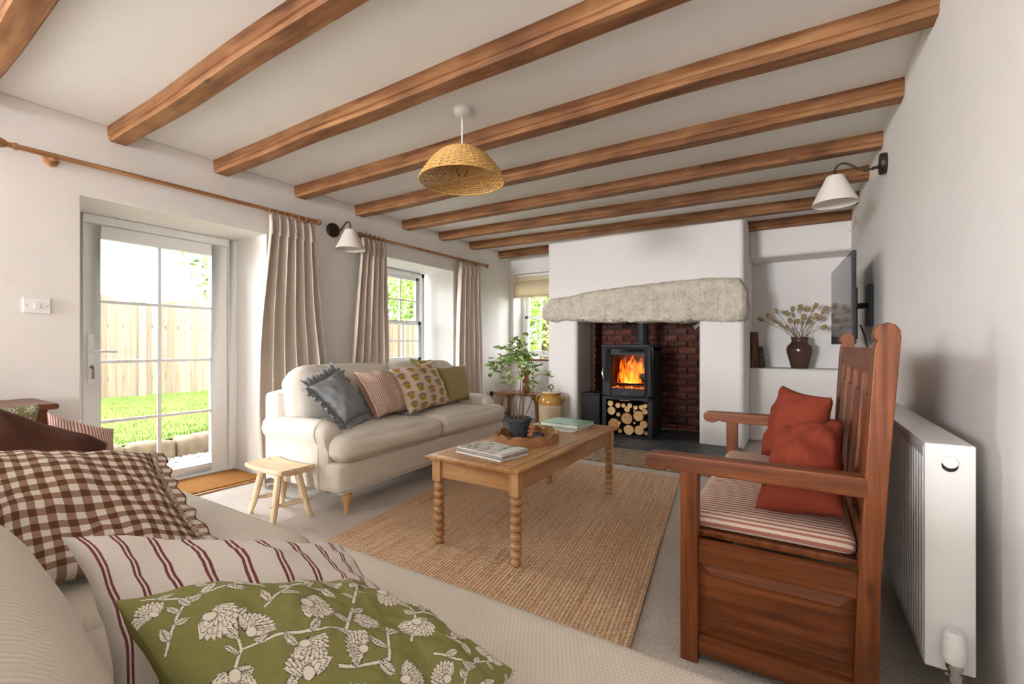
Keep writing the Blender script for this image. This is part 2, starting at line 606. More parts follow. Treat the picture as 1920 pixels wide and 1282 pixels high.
k = obj('key', MB().tube([(-4.075, 1.10, 0.91), (-4.05, 1.10, 0.91)], 0.008, 8).lathe([(0.0, -0.004), (0.016, -0.004), (0.016, 0.004), (0, 0.004)], (-4.045, 1.10, 0.91), 14, align((0, 1, 0.2)), False),
        plain('green_key', srgb(60, 120, 84), 0.4), h, label='green headed key in the lock')
obj('key_tag', MB().box(-4.05, -4.046, 1.095, 1.113, 0.83, 0.895), CHROME, h, bevel=0.002)

# ------------------------------------------------------------------ sash window in the left wall
def sash(t, P, a0, a1, z0, z1, zm, cols, rt, rb, d0):
    """P(a, d, z) -> world; frame, two sashes with glazing bars and panes"""
    def bx(a, b, c, d, e, f):
        p, q = P(a, c, e), P(b, d, f)
        return MB().box(p[0], q[0], p[1], q[1], p[2], q[2])
    fr = MB()
    for q in ((a0, a0 + 0.05, z0, z1), (a1 - 0.05, a1, z0, z1), (a0, a1, z1 - 0.05, z1), (a0, a1, z0, z0 + 0.05)):
        m = bx(q[0], q[1], d0, d0 + 0.1, q[2], q[3])
        fr.add(m.v, m.f)
    obj('window_frame', fr, UPVC, t, bevel=0.004)
    for nm, lo, hi, dd, rows in (('upper_sash', zm - 0.02, z1 - 0.05, d0 + 0.055, rt), ('lower_sash', z0 + 0.05, zm + 0.02, d0 + 0.015, rb)):
        A0, A1 = a0 + 0.05, a1 - 0.05
        s = MB()
        for q in ((A0, A0 + 0.045, lo, hi), (A1 - 0.045, A1, lo, hi), (A0, A1, hi - 0.04, hi), (A0, A1, lo, lo + 0.04)):
            m = bx(q[0], q[1], dd, dd + 0.035, q[2], q[3])
            s.add(m.v, m.f)
        so = obj(nm, s, UPVC, t, bevel=0.003)
        gw, gh = (A1 - A0 - 0.09) / cols, (hi - lo - 0.08) / rows
        for i in range(1, cols):
            a = A0 + 0.045 + gw * i
            obj('glazing_bar', bx(a - 0.009, a + 0.009, dd + 0.008, dd + 0.03, lo + 0.04, hi - 0.04), UPVC, so)
        for j in range(1, rows):
            z = lo + 0.04 + gh * j
            obj('glazing_bar', bx(A0 + 0.045, A1 - 0.045, dd + 0.010, dd + 0.028, z - 0.009, z + 0.009), UPVC, so)
        for i in range(cols):
            for j in range(rows):
                obj('pane', bx(A0 + 0.045 + gw * i + 0.009, A0 + 0.045 + gw * (i + 1) - 0.009, dd + 0.017, dd + 0.020, lo + 0.04 + gh * j + 0.009, lo + 0.04 + gh * (j + 1) - 0.009), GLASS, so, smooth=0)

w1 = thing('window_1', 'white sash window behind the cream sofa', 'window', (-4.1, 3.75, 0.83)); w1['kind'] = 'structure'
sash(w1, lambda a, d, z: (-d, a, z), 3.12, 4.33, 0.83, 1.97, 1.345, 4, 2, 2, 4.04)
obj('window_sill', MB().box(-4.14, -3.60, 3.1, 4.40, 0.79, 0.83), UPVC, w1, bevel=0.008)
for z in (1.365, 1.93):
    obj('sash_catch', MB().box(-4.045, -4.02, 4.10, 4.15, z, z + 0.018), CHROME, w1, bevel=0.003)
w2 = thing('window_2', 'small white sash window in the far left alcove', 'window', (-3.2, 6.08, 0.88)); w2['kind'] = 'structure'
sash(w2, lambda a, d, z: (a, d, z), -3.61, -2.8, 0.90, 2.12, 1.50, 3, 2, 2, 6.05)
obj('window_sill', MB().box(-3.66, -2.70, 5.72, 6.06, 0.845, 0.875), wood('cabinet', 'x'), w2, bevel=0.006, label='dark wooden window board')
for nm, x0, x1, y0, y1, z0, z1, ax in (('added_window_side', -4.16, -4.10, -1.5, -0.45, 0.85, 1.95, 'x'), ('added_window_rear', -3.5, -2.1, Y0 - 0.12, Y0 - 0.06, 0.85, 2.15, 'y')):  # unseen windows, added only to hold the two fill lights
    t = thing(nm, {'added_window_side': 'unseen white window added around the side fill light', 'added_window_rear': 'unseen white window added around the rear fill light'}[nm], 'window', ((x0 + x1) / 2, (y0 + y1) / 2, z0)); t['kind'] = 'structure'
    fr = MB()
    if ax == 'x':
        for q in ((y0, y0 + .06, z0, z1), (y1 - .06, y1, z0, z1), (y0, y1, z0, z0 + .06), (y0, y1, z1 - .06, z1), ((y0 + y1) / 2 - .03, (y0 + y1) / 2 + .03, z0, z1)):
            fr.box(x0, x1, q[0], q[1], q[2], q[3])
        pn = MB().box((x0 + x1) / 2 - .002, (x0 + x1) / 2 + .002, y0 + .06, y1 - .06, z0 + .06, z1 - .06)
    else:
        for q in ((x0, x0 + .06, z0, z1), (x1 - .06, x1, z0, z1), (x0, x1, z0, z0 + .06), (x0, x1, z1 - .06, z1), ((x0 + x1) / 2 - .03, (x0 + x1) / 2 + .03, z0, z1)):
            fr.box(q[0], q[1], y0, y1, q[2], q[3])
        pn = MB().box(x0 + .06, x1 - .06, (y0 + y1) / 2 - .002, (y0 + y1) / 2 + .002, z0 + .06, z1 - .06)
    obj('window_frame', fr, UPVC, t, smooth=0)
    obj('pane', pn, GLASS, t, smooth=0)

# ------------------------------------------------------------------ fireplace
def brick_mat():
    m = Mat('old_brick', 0.9, 0.15, 0)
    oi = m.node('ShaderNodeObjectInfo')
    r = S(m.T, oi.outputs['Random'])
    v = m.coords('Object')
    n = m.noise(v, 22, 5)
    c = m.ramp(r, [(0.0, srgb(72, 44, 38)), (0.35, srgb(96, 54, 44)), (0.7, srgb(112, 66, 54)), (1.0, srgb(84, 62, 56))])
    c = m.mix((n - 0.58).max(0.0) * 3.0, c, srgb(170, 150, 138))
    c = m.mix((n * -1.0 + 0.45).max(0.0) * 2.5, c, srgb(52, 32, 28))
    m.color(c)
    m.bump(n, 0.6, 0.006)
    return m.m
BRICK = brick_mat()
MORTAR = plain('mortar', srgb(86, 72, 64), 0.95, 0.1, var=0.2, bump=0.5)
fb = obj('wall_fireplace_back', MB().box(-2.24, -0.88, 5.775, 6.1, 0.04, 1.44), MORTAR, origin=(-1.57, 5.8, 0.04), smooth=0, kind='structure', label='dark red brick back of the fireplace')
BW, BH = 0.215, 0.066
protos = {}
def brick(parent, name_w, x, y, z, w, along):
    key = (round(w, 3), along)
    Mi = WORLDM[parent].inverted()
    if key not in protos:
        m = MB().box(-w / 2, w / 2, -0.03, 0.03, -BH / 2, BH / 2) if along == 'x' else MB().box(-0.03, 0.03, -w / 2, w / 2, -BH / 2, BH / 2)
        o = obj('brick', m, BRICK, parent, local=True, bevel=0.006, seg=1)
        protos[key] = o
    else:
        o = copy_part(protos[key], parent)
    o.location = Mi @ Vector((x, y, z))
    return o
rows = 18
for r in range(rows):
    z = 0.04 + 0.006 + BH / 2 + r * (BH + 0.011)
    if z + BH / 2 > 1.46:
        break
    x = -2.235 + (0 if r % 2 else -0.11)
    while x < -0.885:
        a, b = max(x, -2.235), min(x + BW, -0.885)
        if b - a > 0.03:
            brick(fb, 'brick', (a + b) / 2, 5.768 + random.uniform(-0.006, 0.006), z, b - a, 'x')
        x += BW + 0.010
fl = obj('wall_fireplace_side', MB().box(-2.262, -2.215, 5.52, 5.78, 0.04, 1.44), MORTAR, origin=(-2.24, 5.65, 0.04), smooth=0, kind='structure', label='brick return beside the plaster jamb')
for r in range(rows):
    z = 0.046 + BH / 2 + r * (BH + 0.011)
    for a, b in (((5.525, 5.63), (5.64, 5.735)) if r % 2 else ((5.525, 5.735),)):
        brick(fl, 'brick', -2.225 + random.uniform(-0.004, 0.004), (a + b) / 2, z, b - a, 'y')

def slate():
    m = Mat('slate', 0.45, 0.4)
    v = m.coords('Object')
    n = m.noise(v, 7, 6)
    m.color(m.ramp(n, [(0.3, srgb(52, 56, 60)), (0.7, srgb(88, 92, 96))]))
    m.bump(n, 0.4, 0.006)
    return m.m
SLATE = slate()
hs = thing('hearth', 'dark slate hearth slabs under the stove', 'hearth', (-1.5, 4.9, 0)); hs['kind'] = 'structure'
cuts = [-2.36, -1.72, -1.08, -0.47]
for a, b in zip(cuts[:-1], cuts[1:]):
    obj('slab', MB().box(a + 0.0015, b - 0.0015, 4.555, 5.078, 0, 0.04), SLATE, hs, bevel=0.004)
for a, b in ((-2.24, -1.57), (-1.57, -0.89)):
    obj('slab', MB().box(a + 0.0015, b - 0.0015, 5.081, 5.77, 0.0, 0.04), SLATE, hs, bevel=0.004)

def granite():
    m = Mat('granite', 0.9, 0.2)
    v = m.coords('Object')
    a = m.noise(v, 9, 6, 0.65)
    b = m.voronoi(v, 60)
    c = m.noise(v, 60, 3)
    m.color(m.ramp(a * 0.6 + c * 0.3 + b * 0.15, [(0.3, srgb(158, 142, 122)), (0.5, srgb(214, 202, 184)), (0.7, srgb(236, 227, 212))]))
    m.bump(a * 0.6 + c * 0.35 + b * 0.2, 1.0, 0.035)
    return m.m
# granite lintel: outline across x, swept in depth, chipped
tops = [(-2.71, 1.53), (-2.67, 1.60), (-2.60, 1.645), (-2.4, 1.665), (-2.25, 1.68), (-2.1, 1.712), (-1.8, 1.728), (-1.5, 1.748), (-1.2, 1.757), (-0.8, 1.768), (-0.6, 1.765), (-0.48, 1.74), (-0.425, 1.66)]
bots = [(-2.70, 1.40), (-2.55, 1.365), (-2.3, 1.365), (-2.0, 1.345), (-1.7, 1.33), (-1.4, 1.322), (-1.1, 1.315), (-0.8, 1.315), (-0.43, 1.31)]
def lerp_pts(pts, x):
    if x <= pts[0][0]: return pts[0][1]
    for (a, b), (c, d) in zip(pts, pts[1:]):
        if x <= c: return b + (d - b) * (x - a) / (c - a)
    return pts[-1][1]
mb = MB()
NX, NR = 200, 64
vs, fs = [], []
for i in range(NX + 1):
    x = -2.71 + (2.71 - 0.425) * i / NX
    zt, zb = lerp_pts(tops, x), lerp_pts(bots, x)
    endk = min(1, min(i, NX - i) / 3.0)
    for k in range(NR):
        a = 2 * PI * k / NR
        ca, sa = math.cos(a), math.sin(a)
        e = 0.42
        cy = math.copysign(abs(ca) ** e, ca); cz = math.copysign(abs(sa) ** e, sa)
        y = 5.16 + cy * 0.165 * (0.8 + 0.2 * endk)
        z = (zt + zb) / 2 + cz * (zt - zb) / 2 * (0.78 + 0.22 * endk ** 0.6)
        d = mnoise.fractal((x * 7, y * 7, z * 7), 0.8, 2.1, 5) * 0.022 - abs(mnoise.noise((x * 28, y * 28, z * 28))) * 0.014
        dx = mnoise.noise((x * 9 + 7, y * 9, z * 9)) * 0.012
        vs.append((x + dx, y + d * (1 if cy < 0 else 0.2), z + d * 0.7))
for i in range(NX):
    for k in range(NR):
        k2 = (k + 1) % NR
        fs.append((i * NR + k, (i + 1) * NR + k, (i + 1) * NR + k2, i * NR + k2))
fs += [tuple(range(NR)), tuple(reversed(range(NX * NR, (NX + 1) * NR)))]
mb.add(vs, fs)
obj('stone_lintel', mb, granite(), origin=(-1.56, 5.1, 1.3), smooth=50, kind='structure', label='rough pale granite lintel over the fireplace')

# pebble-textured stone apron in front of the hearth
def pebble():
    m = Mat('pebbled_stone', 0.85, 0.2)
    v = m.coords('Object')
    a = m.voronoi(v, 70)
    b = m.voronoi(v, 70, out='Color')
    n = m.noise(v, 40, 3)
    m.color(m.ramp(a * 0.7 + n * 0.5, [(0.2, srgb(206, 190, 164)), (0.5, srgb(178, 156, 126)), (0.8, srgb(128, 106, 82))]))
    m.bump(a * -1.0, 0.8, 0.01)
    return m.m
obj('trim_1', MB().box(-2.3, -0.36, 3.94, 4.553, 0, 0.012), pebble(), origin=(-1.3, 4.2, 0), smooth=0, kind='structure', label='strip of pebbled stone before the slate hearth')
# ------------------------------------------------------------------ fabrics
SOFA = weave('oatmeal_weave', srgb(230, 221, 208), 420, 0.16, 0.3)
SOFA2 = weave('oatmeal_herringbone', srgb(214, 203, 188), 300, 0.2, 0.4)
CURTAIN = weave('linen_curtain', srgb(226, 212, 198), 300, 0.12, 0.2)
GREY = weave('grey_linen', srgb(148, 151, 154), 500, 0.15, 0.2)
OLIVE = weave('olive_linen', srgb(172, 160, 110), 500, 0.15, 0.2)
RUST = weave('rust_linen', srgb(138, 60, 42), 450, 0.15, 0.2)
BROWN = weave('brown_cotton', srgb(86, 54, 44), 400, 0.2, 0.2)

def cloth(name, colorfn, rough=0.88):
    m = Mat(name, rough, 0.12)
    u, v = m.uv()
    c = colorfn(m, u, v)
    vec = m.coords('Object')
    n = m.noise(vec, 420, 2)
    c = m.mix(n * 0.22, c, (0.02, 0.015, 0.01), 'MIX')
    m.color(c)
    m.bump(n * 0.5 + m.noise(vec, 12, 4), 0.15, 0.006)
    return m.m

def gingham(m, u, v):
    a = (u * 13.0).fract().lt(0.5)
    b = (v * 13.0).fract().lt(0.5)
    return m.ramp((a + b) * 0.5, [(0.0, srgb(228, 219, 208)), (0.4, srgb(160, 128, 108)), (0.8, srgb(106, 70, 50))], 'CONSTANT')
def double_stripe(m, u, v):
    f = (u * 10.0).fract()
    l = ((f - 0.40).abs().lt(0.045)).max((f - 0.56).abs().lt(0.045))
    return m.mix(l, srgb(234, 224, 214), srgb(132, 74, 76))
def ticking(n, dark, light, duty=0.42, axis='u'):
    def f(m, u, v):
        q = (u if axis == 'u' else v) * float(n)
        return m.mix(q.fract().lt(duty), light, dark)
    return f
def block_print(m, u, v):
    p = u * 5.0
    q = v * 5.5 + p.floor().mod(2.0) * 0.5
    x = p.fract() - 0.5
    y = q.fract() - 0.5
    yy = y - 0.12
    th = x.atan2(yy)
    r = (x * x + yy * yy).sqrt()
    edge = (th * 9.0).cos() * 0.03 + 0.27
    fl = r.lt(edge)
    ring = (r * 26.0).sin().gt(0.55)
    y2 = y + 0.19
    r2 = (x * x * 0.75 + y2 * y2 * 1.9).sqrt()
    th2 = x.atan2(y2)
    lf = r2.lt((th2 * 11.0).cos() * 0.06 + 0.30)
    c = m.mix(lf, srgb(234, 214, 196), srgb(148, 120, 112))
    c = m.mix(lf * (x.abs() * 30.0 + y2 * 20.0).sin().gt(0.2), c, srgb(190, 160, 112))
    c = m.mix(fl, c, srgb(204, 168, 74))
    return m.mix(fl * ring, c, srgb(150, 112, 70))
def leaf_print(m, u, v):
    x = (u * 5.0).fract() - 0.5
    y = (v * 5.0).fract() - 0.5
    r = (x * x + y * y).sqrt()
    th = x.atan2(y)
    l = r.lt((th * 6.0).cos() * 0.1 + 0.32) * (r * 40.0).sin().gt(-0.3)
    return m.mix(l, srgb(140, 138, 92), srgb(224, 218, 204))

GINGHAM = cloth('brown_gingham', gingham)
STRIPE2 = cloth('maroon_double_stripe', double_stripe)
PINKTICK = cloth('pink_ticking', ticking(24, srgb(196, 140, 118), srgb(236, 218, 204)))
REDTICK = cloth('red_ticking', ticking(24, srgb(168, 104, 92), srgb(232, 214, 200), 0.45))
BLOCK = cloth('mustard_block_print', block_print)
LEAFPRINT = cloth('green_leaf_print', leaf_print)

# ------------------------------------------------------------------ cushions
def patch(C):
    TL, TR, BR, BL = [Vector(c) for c in C]
    def f(s, t):           # s,t in -1..1, t=1 top
        u, v = (s + 1) / 2, (1 - t) / 2
        return TL * (1 - u) * (1 - v) + TR * u * (1 - v) + BR * u * v + BL * (1 - u) * v
    n = ((TR - TL).cross(BL - TL) + (BR - BL).cross(BR - TR)).normalized()
    return f, n, ((TR - TL).length + (BR - BL).length) / 2, ((BL - TL).length + (BR - TR).length) / 2

def pillow_mesh(C, T, n=26, seed=0, c=0.09, sides=(1, -1), wr=1.0, lean=0.5, dent=0.0):
    f, N, W, Hh = patch(C)
    mb = MB()
    for sgn in sides:
        tt = T * (2 * lean if sgn > 0 else 2 * (1 - lean))
        def g(u, v, sgn=sgn, tt=tt):
            s, t = 2 * u - 1, 1 - 2 * v
            s, t = math.sin(s * PI / 2) * 0.35 + s * 0.65, math.sin(t * PI / 2) * 0.35 + t * 0.65
            s2 = s * (1 - c * (1 - t * t) * s * s)
            t2 = t * (1 - c * (1 - s * s) * t * t)
            k = max(0, (1 - s * s) * (1 - t * t))
            h = tt * k ** 0.42 / 2
            p = f(s2, t2)
            w = mnoise.fractal((s * 1.6 + seed * 3.7, t * 1.6 - seed, sgn * 2.0), 0.9, 2.0, 4) * 0.016 * wr * k ** 0.25
            a = math.atan2(t, s) * 7 + seed
            w += 0.004 * wr * math.sin(a * 2.0) * (s * s + t * t) * k ** 0.3
            w -= dent * math.exp(-(s * s * 5 + (t - 1) ** 2 * 3))
            e = mnoise.noise((s * 3 + seed, t * 3, 5.0)) * 0.005 * wr
            return p + N * (sgn * h + w + e * (1 - k))
        mb.grid(g, n, n)
    return mb

CUSH = 0
def pillow(name, label, C, T, mat, parent=None, ffreq=6.0, famp=0.2, fringe=None, frill=0.0, frill_mat=None, seed=None, group=None, frill_edges=(0, 1, 2, 3), n=26, **kw):
    global CUSH
    CUSH += 1
    seed = CUSH if seed is None else seed
    mb = pillow_mesh(C, T, n=n, seed=seed, **kw)
    f, N, W, Hh = patch(C)
    c = f(0, 0)
    t = thing(name, label, 'cushion', tuple(c), 0, group)
    # weld the seam
    o = obj('cover', mb, mat, t, smooth=180)
    bm = bmesh.new(); bm.from_mesh(o.data)
    bmesh.ops.remove_doubles(bm, verts=bm.verts[:], dist=0.0004)
    bmesh.ops.recalc_face_normals(bm, faces=bm.faces[:])
    bm.to_mesh(o.data); bm.free()
    o.data.shade_smooth()
    if frill:
        fm = MB()
        cc = kw.get('c', 0.09)
        rnd = random.Random(seed)
        for e in frill_edges:
            m = 150
            def pt(u, w, e=e):
                q = 2 * u - 1
                s, tt = [(q, 1), (1, -q), (-q, -1), (-1, q)][e]
                s2 = s * (1 - cc * (1 - tt * tt) * s * s)
                t2 = tt * (1 - cc * (1 - s * s) * tt * tt)
                base = f(s2, t2)
                out = (f(s2 * 1.2, t2) - base if abs(s) == 1 and e in (1, 3) else f(s2, t2 * 1.2) - base).normalized()
                ph = 2 * PI * u * ffreq + seed + 2.5 * mnoise.noise((u * 4, e * 3.0, seed))
                am = frill * famp * w
                return base + out * (frill * w * (0.92 + 0.12 * math.sin(ph * 1.7))) + N * (am * math.sin(ph) + 0.5 * am * math.sin(ph * 2.3 + 1) - 0.002) 
            fm.grid(lambda u, v: pt(u, v * 1.0), m, 5, (1, frill / max(W, Hh)))
        obj('frill', fm, frill_mat or mat, t, smooth=180, solid=0.002)
        if fringe:
            fg = MB()
            for q in range(420):
                u = rnd.random()
                p0 = pt(u, 0.12)
                d = (pt(u, 1.0) - p0).normalized() * rnd.uniform(0.004, 0.012) + Vector((0, 0, rnd.uniform(0.004, 0.012))) + Vector((rnd.uniform(-1, 1), rnd.uniform(-1, 1), 0)) * 0.005
                fg.tube([p0 + Vector((0, 0, 0.002)), p0 + d * 0.6 + Vector((0, 0, 0.004)), p0 + d], [0.0013, 0.001, 0.0005], 3, False)
            o = obj('fringe', fg, fringe, t, smooth=0)
            o['kind'] = 'stuff'
    return t

# ------------------------------------------------------------------ cream sofa along the window wall (local: x=0 front, y along length)
s1 = thing('loveseat', 'oatmeal two-seat sofa with rolled arms in front of the sash window', 'sofa', (-2.33, 1.76, 0), math.radians(2.5))
L = 1.98
def so(name, mb, mat=SOFA, parent=s1, **kw):
    return obj(name, mb, mat, parent, local=True, **kw)
base = so('base', MB().rbox(-0.74, -0.012, 0.02, L - 0.02, 0.145, 0.335, 0.03, 10, (0.006, 0.004, 0)), smooth=180)
so('piping', MB().tube([(-0.045, 0.03, 0.149), (-0.024, 0.045, 0.149), (-0.022, L - 0.045, 0.149), (-0.045, L - 0.03, 0.149)], 0.006, 8), parent=base)
def arm(y_out, sgn):
    # cross-section rolled outwards, swept along x; sgn=+1 for the near arm (outside at smaller y)
    prof = [(0.125, 0.15), (0.125, 0.30), (0.13, 0.42), (0.15, 0.49), (0.145, 0.535), (0.115, 0.575), (0.07, 0.59), (0.02, 0.578), (-0.012, 0.545), (-0.02, 0.50),
            (-0.006, 0.462), (0.012, 0.440), (0.012, 0.30), (0.012, 0.15)]
    mb = MB()
    xs = [(-0.745, 1.0, -0.005), (-0.60, 1.0, -0.002), (-0.45, 1.0, 0), (-0.32, 1.0, 0.0), (-0.235, 1.0, -0.002), (-0.19, 0.99, -0.008), (-0.155, 0.95, -0.02), (-0.135, 0.88, -0.04), (-0.128, 0.78, -0.07)]
    m = len(prof)
    vs, fs = [], []
    for x, k, dz in xs:
        for y, z in prof:
            zz = z + dz * max(0, (z - 0.3) / 0.28)
            yy = 0.065 + (y - 0.065) * k
            vs.append((x, y_out + sgn * yy, 0.15 + (zz - 0.15)))
    for i in range(len(xs) - 1):
        for k in range(m):
            k2 = (k + 1) % m
            q = (i * m + k, (i + 1) * m + k, (i + 1) * m + k2, i * m + k2)
            fs.append(q if sgn > 0 else tuple(reversed(q)))
    a = tuple(range(m)); b = tuple(reversed(range((len(xs) - 1) * m, len(xs) * m)))
    fs += [a, b] if sgn < 0 else [tuple(reversed(a)), tuple(reversed(b))]
    mb.add(vs, fs)
    o = so('arm', mb, smooth=60, subsurf=1)
    pts = [(-0.205, y_out + sgn * (0.065 + (y - 0.065) * 1.03), z + 0.003 if z > 0.5 else z) for y, z in prof]
    so('piping', MB().tube(pts, 0.005, 6), parent=o)
    return o
arm(0.0, 1); arm(L, -1)
so('back_frame', MB().rbox(-0.79, -0.62, 0.015, L - 0.015, 0.145, 0.75, 0.05, 10, (0.01, 0, 0)), smooth=180)
def seatc(y0, y1, nm):
    def T(p):        # the front of each seat cushion juts past the arm
        return p
    o = so('seat_cushion', MB().rbox(-0.62, 0.03, y0, y1, 0.335, 0.495, 0.07, 14, (0.03, 0.004, 0.028)), smooth=180)
    return o
# T-shaped seat cushions
for y0, y1, ext in ((0.14, 0.985, -1), (0.995, L - 0.14, 1)):
    def T(p, ext=ext, y0=y0, y1=y1):
        k = max(0, min(1, (p.x + 0.165) / 0.05)); k = k * k * (3 - 2 * k)
        if ext < 0:
            q = 1 - (p.y - y0) / (y1 - y0)
            p.y -= 0.125 * k * max(0, min(1, (q - 0.55) / 0.45))
        else:
            q = (p.y - y0) / (y1 - y0)
            p.y += 0.125 * k * max(0, min(1, (q - 0.55) / 0.45))
        return p
    c = so('seat_cushion', MB().rbox(-0.62, 0.02, y0, y1, 0.338, 0.485, 0.055, 20, (0.035, 0.003, 0.032), T), smooth=180)
for y0, y1 in ((0.06, 0.985), (0.995, L - 0.06)):
    def B(p, y0=y0, y1=y1):
        p.x -= (p.z - 0.49) * 0.16
        outer = (y0 < 0.5 and p.y < (y0 + y1) / 2) or (y0 > 0.5 and p.y > (y0 + y1) / 2)
        if outer and p.z > 0.74:                       # rounded outer top corner
            e = y0 if y0 < 0.5 else y1
            d = 1 - min(1, abs(p.y - e) / 0.16)
            p.z -= d * d * 0.10 * (p.z - 0.74) / 0.18
        return p
    so('back_cushion', MB().rbox(-0.64, -0.47, y0, y1, 0.46, 0.905, 0.075, 16, (0.05, 0.004, 0.018), B), smooth=180)
for y in (0.11, L - 0.11):
    for x in (-0.06, -0.70):
        prof = [(0.013, 0), (0.014, 0.01), (0.018, 0.05), (0.027, 0.09), (0.034, 0.115), (0.030, 0.13), (0.021, 0.137), (0.024, 0.145), (0.024, 0.155)]
        so('leg', MB().lathe(prof, (x, y, 0), 18), wood('leg', 'z'))

pillow('ruffled_cushion', 'slate grey cushion with a ruffled edge in the near sofa corner', [(-2.70, 1.80, .79), (-2.84, 2.12, .885), (-2.68, 2.28, .56), (-2.55, 1.97, .53)], 0.17, GREY, frill=0.06)
pillow('striped_cushion', 'pink and cream ticking stripe cushion on the sofa', [(-2.78, 2.22, .865), (-2.82, 2.64, .85), (-2.68, 2.66, .53), (-2.61, 2.30, .52)], 0.17, PINKTICK, dent=0.05)
pillow('printed_cushion', 'cream cushion block-printed with mustard flowers on the sofa', [(-2.78, 2.57, .87), (-2.90, 3.22, .925), (-2.70, 3.24, .53), (-2.58, 2.60, .515)], 0.18, BLOCK)
pillow('olive_cushion', 'plain olive cushion against the far sofa arm', [(-2.86, 3.24, .85), (-2.90, 3.70, .865), (-2.74, 3.58, .525), (-2.72, 3.22, .525)], 0.15, OLIVE, dent=0.03)
pillow('olive_cushion', 'olive cushion peeping out behind the flower-printed one', [(-2.965, 2.98, .95), (-2.955, 3.26, .93), (-2.90, 3.28, .60), (-2.90, 2.98, .60)], 0.06, OLIVE)

# ------------------------------------------------------------------ foreground sofa (world coordinates, back towards the camera)
s2 = thing('sofa', 'long oatmeal sofa across the foreground seen over its back', 'sofa', (-1.25, 0.35, 0))
def sp(name, mb, mat=SOFA2, **kw):
    return obj(name, mb, mat, s2, smooth=180, **kw)
sp('base', MB().rbox(-2.62, 0.16, -0.12, 0.84, 0.12, 0.33, 0.03, 8))
sp('back_frame', MB().rbox(-2.62, 0.16, -0.20, 0.0, 0.12, 0.72, 0.05, 8))
for x0, x1, y1 in ((-2.46, -1.275, 0.885), (-1.265, -0.02, 0.90)):
    sp('seat_cushion', MB().rbox(x0, x1, 0.08, y1, 0.315, 0.465, 0.05, 18, (0.0, 0.012, 0.016)))
    def B(p):
        p.y -= (p.z - 0.46) * 0.32 + max(0, p.x + 0.95) * 0.13
        p.z += 0.03 * max(0, min(1, (-p.x - 0.5) / 0.5)) * max(0, (p.z - 0.5) / 0.3)
        return p
    sp('back_cushion', MB().rbox(x0, x1, 0.05, 0.25, 0.44, 0.825, 0.09, 16, (0, 0.05, 0.02), B))
sp('arm', MB().rbox(-2.62, -2.46, -0.15, 0.76, 0.12, 0.56, 0.07, 10))
sp('arm', MB().rbox(-0.02, 0.14, -0.15, 0.76, 0.12, 0.56, 0.07, 10))
for x in (-2.5, 0.04):
    for y in (-0.1, 0.74):
        obj('leg', MB().lathe([(0.015, 0), (0.02, 0.05), (0.03, 0.12), (0.03, 0.13)], (x, y, 0), 14), wood('leg', 'z'), s2)

